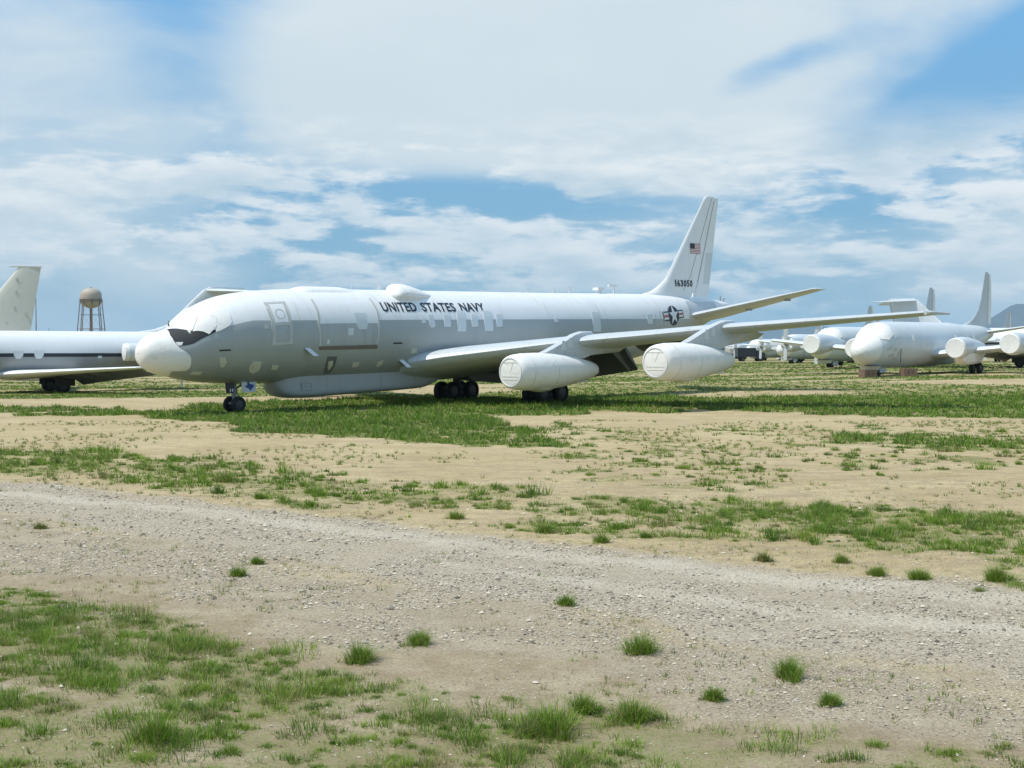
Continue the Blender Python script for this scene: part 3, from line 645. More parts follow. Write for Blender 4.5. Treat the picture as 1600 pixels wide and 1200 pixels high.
# wing geometry
def le(p): return 13.97 + .656 * (p - 1.85)
ZT = ([0, 1.85, 3.15, 5.21, 8, 11, 13.7, 16.85, 20.18, 21.5], [2.30, 2.53, 2.70, 2.88, 3.14, 3.36, 3.59, 3.78, 3.97, 4.05])
CH = ([0, 1.85, 7.2, 21.5], [11.4, 10.2, 6.7, 2.25])
TH = ([0, 1.85, 7.2, 21.5], [.125, .120, .112, .10])
def chord(p): return float(np.interp(p, *CH))
def wz(p): return float(pchip(ZT[0], ZT[1], p)) - .5 * chord(p) * float(np.interp(p, *TH)) * .93
for s in (1, -1):
    b = B(); ps = [.3, 1.85, 3, 5, 7.2, 9, 11, 13.7, 17, 20.2, 21.4]
    rs = [foil((le(p), p * s, wz(p)), chord(p), float(np.interp(p, *TH)), 14, twist=-.015) for p in ps]
    # flap bay cut: inboard sections are built short at the rear spar
    rs.append(foil((le(21.5) + .25, 21.62 * s, wz(21.5)), 1.9, .05, 14, twist=-.015))
    b.loft(rs); wg = b.build('wing', WINGM, dc, angle=45)
    for (pa, pb) in ((1.95, 6.95), (7.4, 12.6)):
        if pa > 7: ln, dr = .75, 28
        else: ln, dr = 1.75, 46
        b = B(); rs = []
        for p in np.linspace(pa, pb, 6):
            x0 = le(p) + chord(p) - ln * .22; z0 = wz(p) - .06 - chord(p) * .015; r_ = foil((0, 0, 0), ln * (1 if pa < 7 else 1), .11, 8)
            ca, sa = math.cos(R(dr)), math.sin(R(dr)); rs.append([(x0 + q[0] * ca + q[2] * sa, p * s, z0 - q[0] * sa + q[2] * ca) for q in r_])
        b.loft(rs); b.build('flap', FLAPM, wg)
    for p in (2.6, 4.6, 6.5):
        x0 = le(p) + chord(p); b = B(); b.prism([(x0 - 1.2, wz(p) - .15), (x0 - .1, wz(p) - .12), (x0 + .75, wz(p) - 1.35), (x0 + .6, wz(p) - 1.4)], 'p', (p - .04) * s, (p + .04) * s); b.build('flap_bracket', STEEL, wg, smooth=False)
    for pa in (14.2, 16.6, 18.9):   # joint lines of aileron bays on the lower skin
        x0 = le(pa) + chord(pa) * .72; b = B(); b.box(x0, le(pa) + chord(pa) * .97, pa * s, (pa + .03) * s, wz(pa) - .10, wz(pa) - .06); b.build('seam', SEAM, wg, smooth=False)
    # engines
    for (xi, pe, ze, num) in ((13.65, 8.16, 1.53, 2), (16.85, 13.72, 1.92, 1)):
        b = B(); prof = [(0, .60), (.015, .69), (.08, .745), (.28, .79), (.8, .835), (1.7, .85), (2.6, .83), (3.5, .755), (4.4, .63), (5.2, .50), (5.8, .38), (6.08, .28), (6.14, .2)]
        b.lathe(prof, (xi, pe * s, ze), 'x', 48, tilt=-.012)
        nc = b.build('engine', COVER, dc, angle=40)
        b = B(); b.lathe([(-.012, .585), (-.02, .56), (-.02, .0001)], (xi, pe * s, ze), 'x', 40); fc = b.build('inlet_cover', COVER, nc, angle=30)
        b = B(); b.lathe([(-.005, .66), (-.035, .65), (-.04, .61), (-.005, .60)], (xi, pe * s, ze), 'x', 40); b.build('inlet_rim', WHITE, nc)
        b = B()
        for zz, hw_ in ((-.20, .50), (-.34, .43), (.42, .38)):
            b.box(xi - .034, xi - .018, pe * s - hw_, pe * s + hw_, ze + zz, ze + zz + .018)
        for a in (-28, 24):
            v1_ = Vector((xi - .026, pe * s, ze + .02)); b.tube(v1_, v1_ + Vector((0, math.sin(R(a)) * .5, math.cos(R(a)) * .5)), .007, n=6)
        b.build('seam', COVER2, fc)
        for q, w_ in ((.75, .012), (2.4, .012)):
            r_ = float(pchip([a for a, _ in prof], [c for _, c in prof], q)); b = B(); b.lathe([(q, r_ + .002), (q, r_ + .008), (q + w_, r_ + .008), (q + w_, r_ + .002)], (xi, pe * s, ze), 'x', 48, -.012); b.build('seam', TAPE, nc)
        # soiled belly gearbox fairing and exhaust strake
        b = B(); b.loft([[(xi + a, pe * s + w_ * math.sin(q), ze - .70 - d_ * max(0, math.cos(q)) ** .7) for q in np.linspace(-1.57, 1.57, 11)] for a, w_, d_ in ((.9, .12, .02), (1.3, .36, .16), (1.9, .42, .27), (2.5, .40, .24), (3.1, .25, .05))]); b.build('gearbox_fairing', COVER2 if num == 1 else BUFF, nc)
        b = B(); b.box(xi + 4.1, xi + 5.5, pe * s - .03, pe * s + .03, ze - .66, ze - .35); b.build('strake', COVER, nc, smooth=False)
        # pylon
        L = le(pe); zt = wz(pe) + chord(pe) * .058; zl = wz(pe)
        prof2 = [(xi + 2.0, ze + .80), (xi + 2.6, ze + .98), (L - .9, zl + .02), (L - .1, zt - .03), (L + .55, zt + .10), (L + 1.3, zt + .10), (L + 1.9, zl), (L + 4.1, zl - .30), (L + 3.5, zl - .55), (xi + 5.7, ze + .62), (xi + 5.0, ze + .45), (xi + 2.2, ze + .60)]
        b = B(); w_ = .19
        cxp = sum(a for a, _ in prof2) / len(prof2); czp = sum(c for _, c in prof2) / len(prof2)
        def ring(k, w): return [(cxp + (a - cxp) * k, pe * s + w, czp + (c - czp) * k) for a, c in prof2]
        b.loft([ring(.93, -w_), ring(1, -w_ * .55), ring(1, w_ * .55), ring(.93, w_)]); py = b.build('pylon', WINGM, dc, angle=50)
        for sx in (.25, .42):   # taped access patches
            x0 = xi + 1.6 + (L - xi - 1.6) * (sx + .35); z0 = ze + .78 + (zl - ze - .7) * sx
            b = B(); b.prism([(x0, z0), (x0 + .42, z0), (x0 + .30, z0 + .42), (x0 + .12, z0 + .42)], 'p', (pe + w_ - .01) * s, (pe + w_ + .008) * s); b.build('access_patch', WTAPE, py, smooth=False)
        b = B(); b.box(L + 1.3, L + 1.55, (pe + w_ - .01) * s, (pe + w_ + .01) * s, zl - .42, zl - .25); b.build('access_patch', BUFF, py, smooth=False)
    # tailplane
    b = B(); wing(b, [(38.4, .5 * s, 4.02, 5.1, .11), (38.7, 1.0 * s, 4.13, 4.8, .11), (43.05, 7.12 * s, 5.68, 1.75, .10)]); tp = b.build('tailplane', WINGM, dc, angle=45)
    for hx, hp, hz in ((41.6, 3.3, 4.42), (42.9, 5.3, 4.98)):
        b = B(); b.box(hx, hx + .7, hp * s, (hp + .06) * s, hz, hz + .13); b.build('hinge', STEEL, tp, smooth=False)
# wing tips of the left wing: fuel probe and light
b = B(); b.tube((26.9, 21.5, 3.93), (29.6, 21.5, 3.90), .10, .05, 12); b.build('wingtip_probe', WINGM, dc)
# fin
b = B()
def fz(z, x0, c, th): return foil((x0, 0, z), c, th, 12, vertical=True)
FINX = ([5.0, 5.5, 5.62, 5.85, 6.3, 6.56, 11.84], [34.0, 35.2, 35.9, 36.55, 37.35, 37.7, 42.15]); FINT = ([5.0, 11.84], [42.35, 43.72])
rs = []
for z in (5.0, 5.35, 5.5, 5.62, 5.75, 5.9, 6.1, 6.3, 6.56, 7.2, 8.5, 10, 11.5, 11.80):
    x0 = float(np.interp(z, *FINX)); x1 = float(np.interp(z, *FINT)); x1c = x0 + (x1 - x0) * .70; rs.append([(q[0] if q[0] < x1c else x1c, q[1], q[2]) for q in fz(z, x0, x1 - x0, .085)])
rs.append([(q[0] * .7 + .3 * 42.8, q[1] * .5, 11.86) for q in rs[-1]])
b.loft(rs); fin = b.build('fin', WHITE, dc, angle=50)
b = B(); rs = []
for z in (5.35, 6.5, 8, 10, 11.5, 11.78):
    x0 = float(np.interp(z, *FINX)) if z > 6.5 else float(np.interp(6.56, *FINX)) - (6.56 - z) * .8; x1 = float(np.interp(z, *FINT)); xc = x0 + (x1 - x0) * .70; w_ = (x1 - x0) * .085 * .44 * .62
    rs.append([(xc + .02, -w_, z), (xc + .02, w_, z), ((xc + x1) / 2, w_ * .62, z), (x1, .02, z), (x1, -.02, z), ((xc + x1) / 2, -w_ * .62, z)])
b.loft(rs); rud = b.build('rudder', WHITE, dc, angle=60)
b = B(); rs = []
for z in (6.2, 8.2):
    x1 = float(np.interp(z, *FINT)); rs.append([(x1 - .85, .086, z), (x1 - .03, .040, z), (x1 - .03, .026, z), (x1 - .85, .066, z)])
b.loft(rs); b.build('rudder_tab', WTAPE, rud, smooth=False)
for s in (1, -1):   # sealant strips on the fin skin
    for zt_, zb_, f0, nm in ((11.7, 5.75, .47, SEAM), (11.6, 6.3, .693, SEAM)):
        b = B(); rr = []
        for z in np.linspace(zb_, zt_, 9):
            x0 = float(np.interp(z, *FINX)); x1 = float(np.interp(z, *FINT)); c = x1 - x0; y = 5 * .085 * (.2969 * math.sqrt(f0) - .126 * f0 - .3516 * f0 ** 2 + .2843 * f0 ** 3 - .1036 * f0 ** 4) * c
            rr.append([(x0 + f0 * c, (y - .01) * s, z), (x0 + f0 * c, (y + .008) * s, z), (x0 + f0 * c + .05, (y + .006) * s, z), (x0 + f0 * c + .05, (y - .012) * s, z)])
        b.loft(rr); b.build('seam', nm, fin, smooth=False)
def fin_y(x, z):
    x0 = float(np.interp(z, *FINX)); x1 = float(np.interp(z, *FINT)); c = x1 - x0; q = max(.001, min(1, (x - x0) / c)); return 5 * .085 * (.2969 * math.sqrt(q) - .126 * q - .3516 * q * q + .2843 * q ** 3 - .1036 * q ** 4) * c
for i, ch in enumerate('163050'):
    xa = (38.34, 38.56, 38.93, 39.30, 39.67, 40.04)[i]; xb = xa + (.29 if ch != '1' else .12)
    wrap_text('serial_digit', ch, lambda u, w, xa=xa, xb=xb: (xa + (xb - xa) * u, fin_y(xa + (xb - xa) * u, 5.98 + .42 * w) + .022, 5.98 + .42 * w), NAVY, fin, .03, 3)
def finbox(name, m, x0, x1, z0, z1, off, slope=0):
    b = B(); rs = []
    for x in np.linspace(x0, x1, 5): rs.append([(x, fin_y(x, z) + off, z) for z in (z0, (z0 + z1) / 2, z1)])
    b.loft(rs, cap0=False, cap1=False, closed=False); return b.build(name, m, fin)
fx0, fx1, fz0, fz1 = 40.15, 41.35, 8.10, 8.74
finbox('flag', PWHITE, fx0, fx1, fz0, fz1, .022)
for k in range(7):
    h_ = (fz1 - fz0) / 13; finbox('flag_stripe', PRED, fx0 if k > 3 else fx0, fx1, fz1 - (2 * k + 1) * h_, fz1 - 2 * k * h_, .028)
finbox('flag_canton', NAVY, fx0, fx0 + .5, fz1 - 7 * (fz1 - fz0) / 13, fz1, .034)
for ax_, ah_ in ((43.9, 5.45), (44.3, 5.3)):
    b = B(); b.tube((ax_, 0, 4.95), (ax_, 0, ah_), .045); b.build('tail_aerial', STEEL, dc)
# tail root patch: smooth grey fairing round the tailplane
for s in (1, -1): 
    b = B(); H8.patch(b, [(38.6, 40 * s), (42.5, 40 * s), (42.8, 118 * s), (40.3, 112 * s), (38.5, 90 * s)], .015, 6); b.build('tailplane_fairing', LGREY, dc)
# wing-body fairing
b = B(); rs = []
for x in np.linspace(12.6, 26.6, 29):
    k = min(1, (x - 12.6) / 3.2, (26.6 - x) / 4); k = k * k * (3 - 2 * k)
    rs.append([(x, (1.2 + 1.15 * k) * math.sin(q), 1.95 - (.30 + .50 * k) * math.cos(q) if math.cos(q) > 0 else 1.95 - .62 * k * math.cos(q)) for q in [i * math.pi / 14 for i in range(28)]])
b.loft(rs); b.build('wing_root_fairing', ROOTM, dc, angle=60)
# main gear
GZ = -.36
for s in (1, -1):
    b = B(); b.tube((22.05, 3.17 * s, 2.2), (22.05, 3.17 * s, GZ + .55), .16, n=16); b.tube((22.05, 3.17 * s, 1.2), (22.05, 3.17 * s, .3), .2, .2, 16); b.tube((22.05, 3.17 * s, 1.3), (23.3, 3.1 * s, 2.0), .07); b.tube((22.05, 3.17 * s, 1.2), (21.9, 1.7 * s, 1.7), .08)
    b.box(21.3, 22.8, (3.17 - .1) * s, (3.17 + .1) * s, GZ + .46, GZ + .66); lg = b.build('main_gear', DARK, dc)
    for xx in (21.32, 22.78):
        b = B(); b.tube((xx, (3.17 - .45) * s, GZ + .55), (xx, (3.17 + .45) * s, GZ + .55), .08); b.build('axle', DARK, lg)
        for dp in (-.42, .42): wheel(dc, xx, 3.17 * s + dp, GZ + .50, .51, .36)
    b = B(); b.box(21.5, 22.6, 3.55 * s, 3.60 * s, .95, 1.85); b.build('gear_door', FLAPM, dc, smooth=False)
    b = B(); b.prism([(18.7, 1.25), (22.9, 1.25), (22.75, .55), (19.3, .85)], 'p', .55 * s, .60 * s); b.build('gear_door', FLAPM, dc, smooth=False)
# nose gear
b = B(); b.tube((4.75, .0, 1.6), (4.75, 0, .42), .10, n=14); b.tube((4.75, 0, 1.1), (4.75, 0, .75), .14, n=14); b.tube((4.75, 0, .95), (5.7, 0, 1.5), .05); b.tube((4.62, -.22, .38), (4.62, .22, .38), .06); b.tube((5.0, -.22, .38), (5.0, .22, .38), .06)
b.tube((4.75, 0, .42), (4.62, 0, .38), .06); b.tube((4.75, .12, .9), (5.05, .14, .5), .025); ng = b.build('nose_gear', STEEL, dc)
for dp in (-.28, .28): wheel(dc, 4.75, dp, .34, .35, .20)
b = B(); b.prism([(3.9, 1.32), (4.35, 1.32), (4.35, .86), (3.95, .86)], 'p', .50, .54); d1 = b.build('gear_door', DARK, dc, smooth=False)
for xx in (4.14, 4.26):
    b = B(); b.box(xx - .02, xx + .03, .541, .549, .92, 1.05); b.build('placard', PWHITE, d1, smooth=False)
b = B(); b.prism([(4.75, 1.38), (5.55, 1.38), (5.5, .86), (4.78, .86)], 'p', .50, .54); d2 = b.build('gear_door', PGREY, dc, smooth=False, label='light grey nose gear door with blue emblem')
texas = [(.30,1.0),(.48,1.0),(.48,.78),(.62,.72),(.78,.70),(.95,.66),(1.0,.40),(.80,.26),(.66,.02),(.52,.08),(.40,.32),(.28,.28),(.18,.40),(0,.58),(.30,.60)]
b = B(); b.prism([(4.90 + .50 * u, .92 + .40 * w) for u, w in texas], 'p', .541, .550); b.build('emblem', PBLUE, d2, smooth=False)
b = B(); b.tube((1.9, .2, 1.55), (1.95, .2, 1.2), .045); b.build('drain_mast', COVER2, dc)
b = B(); b.tube((1.35, .25, 3.75), (1.3, .25, 3.86), .03); b.build('pitot_probe', DARKG, dc)

# ------------------------------------------------------------------ parked patrol planes on the right
P3 = Hull([(0,2.55,2.45,.03),(.08,2.85,2.2,.3),(.35,3.15,1.9,.62),(.9,3.48,1.6,.98),(1.7,3.82,1.38,1.3),(2.5,4.25,1.27,1.5),(3.3,4.78,1.12,1.66),(4.3,4.98,1.07,1.76),(6,5.02,1.05,1.80),
 (20,5.02,1.05,1.80),(24,4.85,1.45,1.6),(28,4.82,2.3,1.2),(31,4.7,3.1,.75),(33.2,4.4,3.6,.36),(33.8,4.2,3.8,.18)])
def copy_tree(o, parent=None):
    c = o.copy(); COL.objects.link(c); c.parent = parent
    for ch in list(o.children): copy_tree(ch, c)
    return c
def blade_mesh(b, x, p, z, ang, L):
    a = R(ang); u = Vector((0, math.sin(a), math.cos(a))); v = Vector((.25, math.cos(a) * .97, -math.sin(a) * .97)).normalized(); n = u.cross(v)
    rs = []
    for k, w in ((.25, .10), (.5, .16), (.8, .26), (1.5, .28), (L - .1, .26), (L, .20)):
        c = Vector((x, p, z)) + u * k; rs.append([tuple(c + v * w * i + n * .03 * j) for i, j in ((-1, 0), (0, 1), (1, 0), (0, -1))])
    b.loft(rs)
def make_patrol(props=True, detail=True):
    t = empty('patrol_plane', (0, 0, 0))
    b = B(); P3.body(b, 0, 33.8, .4, 56, [.03, .08, .18, .35, .6]); b.build('fuselage', PGREY, t, angle=60)
    def pp(name, m, poly, off=.02): b = B(); P3.patch(b, poly, off, 5); return b.build(name, m, t, angle=50)
    rows = []
    for j in range(10):
        rows.append([P3.P(max(.01, (1.95 + .25 * math.cos(R(i * 7.5 + 20))) * (j / 9) ** 1.6), i * 7.5, .04 if j < 9 else 0) for i in range(48)])
    b = B(); b.loft(rows, cap1=False); b.build('nose_cover', COVER, t, angle=70)
    for s in (1, -1):
        pp('windscreen_cover', COVER, [(1.95, 4 * s), (3.35, 4 * s), (4.0, 34 * s), (3.9, 62 * s), (2.9, 70 * s), (2.1, 52 * s)], .045)
        pp('side_patch', WTAPE, [(3.7, 44 * s), (5.0, 46 * s), (4.9, 70 * s), (3.8, 72 * s)], .05)
        for x in (7.6, 18.2, 21.5, 23.6): pp('window_cover', COVER, [(x, 66 * s), (x + .4, 66 * s), (x + .4, 82 * s), (x, 82 * s)], .03)
        if detail:
            for x, a, w, h in ((2.6, 88, .7, 10), (3.6, 96, .5, 8), (3.0, 112, .9, 9), (4.6, 106, .35, 12), (4.0, 122, .6, 6)): pp('belly_patch', TAPE, [(x, a * s), (x + w, a * s), (x + w, (a + h) * s), (x, (a + h) * s)], .02)
        b = B(); rs = []
        ps = [.4, 1.7, 4.9, 9.6, 14.9]
        wing(b, [(12.5 + .10 * p, p * s, 1.95 + .10 * p, 5.9 - .245 * p, .14) for p in ps]); wg = b.build('wing', PGREY, t, angle=45)
        for pe, xf, ze in ((4.6, 9.9, 2.75), (9.0, 10.5, 3.12)):
            b = B()
            prof = [(0, .0, .80, .86), (.04, 0, .82, .88), (.5, -.02, .82, .95), (1.6, 0, .78, .98), (3.2, .06, .68, .85), (5.2, .08, .5, .6), (7.2, .1, .22, .25), (7.6, .1, .06, .06)]
            rs = [[(xf + a, pe * s + hw * math.sin(q), ze + dz_ - .05 + hh_ * math.cos(q)) for q in [i * math.pi / 16 for i in range(32)]] for a, dz_, hw, hh_ in prof]
            b.loft(rs); nc = b.build('engine', PGREY if pe < 5 else PGREY, t, angle=45)
            b = B(); b.lathe([(-.06, .72), (-.07, .80), (-.02, .85), (.28, .88), (.30, .82)], (xf, pe * s, ze - .05), 'x', 36); b.build('inlet_cover', COVER, nc, angle=30)
            if pe < 5:
                b = B(); b.loft([[(xf + a, pe * s + w * q, ze + z) for q, z in ((-1, -.5), (-1, -1.25 + u), (-.7, -1.5 + u), (.7, -1.5 + u), (1, -1.25 + u), (1, -.5))] for a, w, u in ((.9, .4, .5), (1.5, .62, .08), (3.0, .66, 0), (5.2, .6, .1), (6.8, .3, .6))]); b.build('wheel_fairing', COVER, nc, angle=35)
            if props:
                b = B(); b.lathe([(-.75, .02), (-.6, .16), (-.3, .28), (-.07, .33)], (xf, pe * s, ze), 'x', 20); hb = b.build('propeller_hub', STEEL, nc)
                for a in (2, 92, 182, 272):
                    b = B(); blade_mesh(b, xf - .35, pe * s, ze, a, 2.05); b.build('propeller_blade', LGREY, hb)
        b = B(); b.tube((15.2, 4.6 * s, 1.6), (15.2, 4.6 * s, .9), .10); b.build('main_gear', DARK, t)
        for dp in (-.32, .32): wheel(t, 15.2, 4.6 * s + dp, .88, .49, .34)
        b = B(); wing(b, [(29.2, .3 * s, 4.1, 3.7, .10), (29.9, 1.2 * s, 4.2, 3.3, .10), (31.5, 6.4 * s, 4.95, 1.5, .09)]); b.build('tailplane', PGREY, t, angle=45)
    b = B(); rs = []
    FX = ([4.6, 4.85, 5.1, 5.6, 6.3, 7.2, 8.6, 10.0, 10.25], [22.2, 25.2, 26.6, 28.2, 29.4, 30.2, 30.9, 31.5, 31.7]); TE = ([4.6, 5.0, 7, 9, 10.0, 10.25], [32.2, 32.3, 32.5, 32.7, 32.7, 32.4])
    for z in (4.6, 4.85, 5.1, 5.6, 6.3, 7.2, 8.6, 9.6, 10.0, 10.2):
        x0 = float(np.interp(z, *FX)); x1 = float(np.interp(z, *TE)); rs.append(foil((x0, 0, z), (x1 - x0), .07 if z > 6 else .09 - .04, 10, vertical=True))
    b.loft(rs); b.build('fin', LGREY, t, angle=50)
    b = B(); b.loft([[(x, w, z), (x, -w, z), (x + c, -.03, z), (x + c, .03, z)] for x, w, z, c in ((32.15, .16, 4.95, 1.15), (32.4, .13, 7, 1.05), (32.6, .10, 9, .8), (32.6, .06, 10.0, .45))]); b.build('rudder', COVER, t, angle=60)
    b = B(); b.tube((3.9, 0, 1.3), (3.9, 0, .75), .09); b.build('nose_gear', DARK, t)
    for dp in (-.22, .22): wheel(t, 3.9, dp, .76, .37, .22)
    b = B(); b.lathe([(0, .60), (.06, .72), (.25, .80), (.40, .95)], (2.6, 0, .88), 'z', 28); b.build('chin_turret_cover', COVER2, t)
    b = B(); b.loft([[(3.9, .3, 1.25), (3.9, .34, 1.25), (3.9, .34, .7), (3.9, .3, .7)], [(5.2, .3, 1.25), (5.2, .34, 1.25), (5.2, .34, .7), (5.2, .3, .7)]]); b.build('gear_door', PGREY, t)
    b = B(); b.tube((4.9, 1.72, 1.5), (4.9, 1.78, 2.7), .025); b.build('mast_aerial', DARK, t)
    return t
def gh(x, y): return float(height(np.array([x * 1.0]), np.array([y * 1.0]))[0])
def setp(o, x, y, z, yaw, pitch, label):
    o.location = (x, y, z); o.rotation_euler = (0, -pitch, yaw); tag(o, label, 'airplane', 'propeller patrol planes parked in rows on the right'); return o
pa = make_patrol(False); setp(pa, 28.4, 108.5, gh(32, 112) - .42, .91, .010, 'nearest pale grey patrol plane on the right with white capped nose')
pb = make_patrol(True, False); setp(pb, 33.4, 146, gh(36, 150) - .3, .87, .008, 'second patrol plane half hidden behind the nearest one, fin tip above its fuselage')
for (x, y, lab) in ((41.5, 205, 'patrol plane farther back with propellers, nose below the airliner wing'),
                    (77, 238, 'distant patrol plane at the right edge whose small fin stands before the mountain'),
                    (49, 275, 'tiny patrol plane far off just right of the dark truck'),
                    (66, 292, 'tiny patrol plane far off between the truck and the propeller plane')):
    setp(copy_tree(pb), x, y, gh(x, y) - .38, .87 if x < 60 else .84, 0, lab)

# timber cribbing under the noses
def crib(x, y, n, yaw, lab):
    t = empty('timber_block', (x, y, gh(x, y)), (0, 0, yaw), label=lab, cat='wood block', group='timber blocks under the patrol plane nose')
    for k in range(3):
        for i in range(n):
            b = B(False)
            if k % 2 == 0: b.box(-.6, .6, -.5 + i * 1.0 / n, -.5 + (i + .86) / n, .01 + k * .22, .22 + k * .22)
            else: b.box(-.6 + i * 1.2 / n, -.6 + (i + .86) * 1.2 / n, -.5, .5, .01 + k * .22, .22 + k * .22)
            b.build('plank', WOOD, t, smooth=False)
crib(29.2, 108.3, 3, .3, 'low stack of brown timbers under the white capped nose of the nearest patrol plane')
crib(33.0, 109.8, 3, .1, 'brown timber stack right of the nose wheel of the nearest patrol plane')

# ------------------------------------------------------------------ twin-jet transport on the left
c9 = empty('twin_jet', (-52.3, 90.5, gh(-35, 97) - .02), (0, 0, .5236), label='white twin jet with dark window stripe at left, tail hidden by the big airliner nose', cat='airplane')
H9 = Hull([(0,2.55,2.4,.03),(.1,2.8,2.15,.28),(.5,3.2,1.8,.7),(1.4,3.75,1.42,1.15),(2.4,4.3,1.2,1.45),(4,4.62,1.08,1.64),(5.5,4.66,1.05,1.67),(22.5,4.66,1.05,1.67),(26,4.66,1.5,1.52),(30,4.6,2.3,1.15),(33,4.5,3.1,.7),(35.5,4.3,3.6,.3),(36.2,4.1,3.8,.1)])
C9M = bpy.data.materials.new('striped_transport_skin'); C9M.use_nodes = True; t = C9M.node_tree; bs = t.nodes['Principled BSDF']; bs.inputs['Roughness'].default_value = .33
o = t.nodes.new('ShaderNodeTexCoord').outputs['Object']; s_ = t.nodes.new('ShaderNodeSeparateXYZ'); t.links.new(o, s_.inputs[0])
w = MIX(t, NOISE(t, o, .6, 5), (.70, .73, .75), (.78, .79, .80)); g = MIX(t, NOISE(t, o, .8, 6), (.22, .235, .25), (.30, .315, .32))
cc = MIX(t, M(t, 'LESS_THAN', s_.outputs[2], 2.98), w, (.015, .022, .032)); cc = MIX(t, M(t, 'LESS_THAN', s_.outputs[2], 2.70), cc, g)
cc = MIX(t, M(t, 'MULTIPLY', M(t, 'LESS_THAN', M(t, 'FRACT', M(t, 'DIVIDE', s_.outputs[0], 1.9)), .01), .15), cc, (.2, .2, .2)); t.links.new(cc, bs.inputs['Base Color'])
b = B(); H9.body(b, 0, 36.2, .35, 72, [.03, .1, .25]); b.build('fuselage', C9M, c9, angle=60)
def p9(name, m, poly, off=.02): b = B(); H9.patch(b, poly, off, 5); return b.build(name, m, c9, angle=50)
for x in (16.9, 18.35):   # over-wing hatch covers
    p9('window_cover', WTAPE, [(x, 80), (x + .75, 80), (x + .68, 92), (x + .5, 99), (x + .2, 99), (x + .05, 92)], .03)
p9('window_cover', WTAPE, [(23.0, 93), (23.3, 93), (23.3, 99), (23.0, 99)], .03)
for x in (4.2, 9): p9('door', WHITE, [(x, 52), (x + .9, 52), (x + .9, 98), (x, 98)], .01)
for s in (1, -1):
    b = B(); wing(b, [(15.4, .4 * s, 1.35, 6.0, .12), (16.1, 1.7 * s, 1.42, 5.4, .12), (17.9, 5.0 * s, 1.60, 3.9, .11), (22.5, 14.2 * s, 2.02, 1.6, .10)]); wg = b.build('wing', WHITE, c9, angle=45)
    b = B(); rs = []
    for p in np.linspace(1.9, 13.4, 6):
        te = float(np.interp(p, [1.7, 5, 14.2], [21.5, 21.8, 24.1])); zz = 1.36 + (p - 1.7) * .048; k = 1 - .035 * p; rs.append([(te - .7, p * s, zz), (te - .65, p * s, zz - .12), (te + .35, p * s, zz - .85 * k), (te + .4, p * s, zz - .75 * k)])
    b.loft(rs); b.build('flap', FLAPM, wg, smooth=False)
    for p in (3.4, 6.0, 8.6):
        te = float(np.interp(p, [1.7, 5, 14.2], [21.5, 21.8, 24.1])); b = B(); b.loft([[(te + a, p * s + w_ * q, 1.25 + p * .05 + z) for q, z in ((-1, 0), (0, -h_), (1, 0))] for a, w_, h_ in ((-2.2, .02, .05), (-1.2, .12, .3), (.2, .1, .5), (.8, .02, .5))]); b.build('flap_fairing', FLAPM, wg, smooth=False)
    b = B(); b.lathe([(0, .50), (.01, .55), (.08, .62), (.5, .68), (1.6, .70), (3.4, .66), (4.6, .52), (4.7, .4)], (24.7, 2.75 * s, 3.05), 'x', 36, .01); nc = b.build('engine', PGREY, c9, angle=40)
    b = B(); b.lathe([(-.03, .01), (-.03, .57), (0, .645), (.30, .685), (.31, .65)], (24.7, 2.75 * s, 3.05), 'x', 36); b.build('inlet_cover', COVER, nc, angle=40)
    b = B(); b.loft([foil((25.6, 1.3 * s, 3.05), 3.2, .12), foil((25.6, 2.4 * s, 3.05), 3.2, .12)]); b.build('engine_stub', WHITE, nc)
    b = B(); b.tube((20.2, 2.5 * s, 1.6), (20.2, 2.5 * s, .45), .12); b.tube((20.2, 2.1 * s, .5), (20.2, 2.95 * s, .5), .07); b.build('main_gear', DARK, c9)
    for dp in (-.32, .32): wheel(c9, 20.2, 2.5 * s + dp, .50, .51, .36)
    b = B(); b.box(19.6, 21.0, 3.15 * s, 3.2 * s, .55, 1.5); b.build('gear_door', DARK, c9)
    b = B(); wing(b, [(31.9, .1 * s, 8.02, 3.5, .09), (35.4, 5.6 * s, 7.72, 1.5, .09)]); b.build('tailplane', PGREY, c9, angle=45)
b = B(); rs = []
for z, x0, x1 in ((4.3, 23.5, 34.4), (4.62, 26.2, 34.4), (4.85, 27.7, 34.5), (5.2, 28.7, 34.6), (6.2, 29.8, 34.8), (7.2, 30.8, 35.0), (8.05, 31.7, 35.2), (8.3, 32.2, 35.1)): rs.append(foil((x0, 0, z), x1 - x0, .075, 12, vertical=True))
b.loft(rs); b.build('fin', PGREY, c9, angle=50)
for s in (1, -1):
    b = B(); b.loft([[(24.5 + 2.0 * k + .0, .0, 4.6 + .0), (24.6 + 2 * k, .05 * s, 4.6), (24.6 + 2 * k, .05 * s, 4.64)] for k in (0, 1)]); b.build('seam', SEAM, c9, smooth=False)
b = B(); b.tube((3.2, 0, 1.2), (3.2, 0, .35), .08); b.build('nose_gear', STEEL, c9)
for dp in (-.2, .2): wheel(c9, 3.2, dp, .33, .33, .2)
b = B(); b.tube((28.9, 0, 4.62), (28.9, 0, 5.55), .025); b.build('whip_aerial', DARK, c9)

c9b = copy_tree(c9); c9b.location = (78.9, 149, gh(60, 155)); c9b.rotation_euler = (0, 0, math.pi - .35)
tag(c9b, 'distant twin jet facing right behind the patrol planes, only its T-tail visible above the wing')
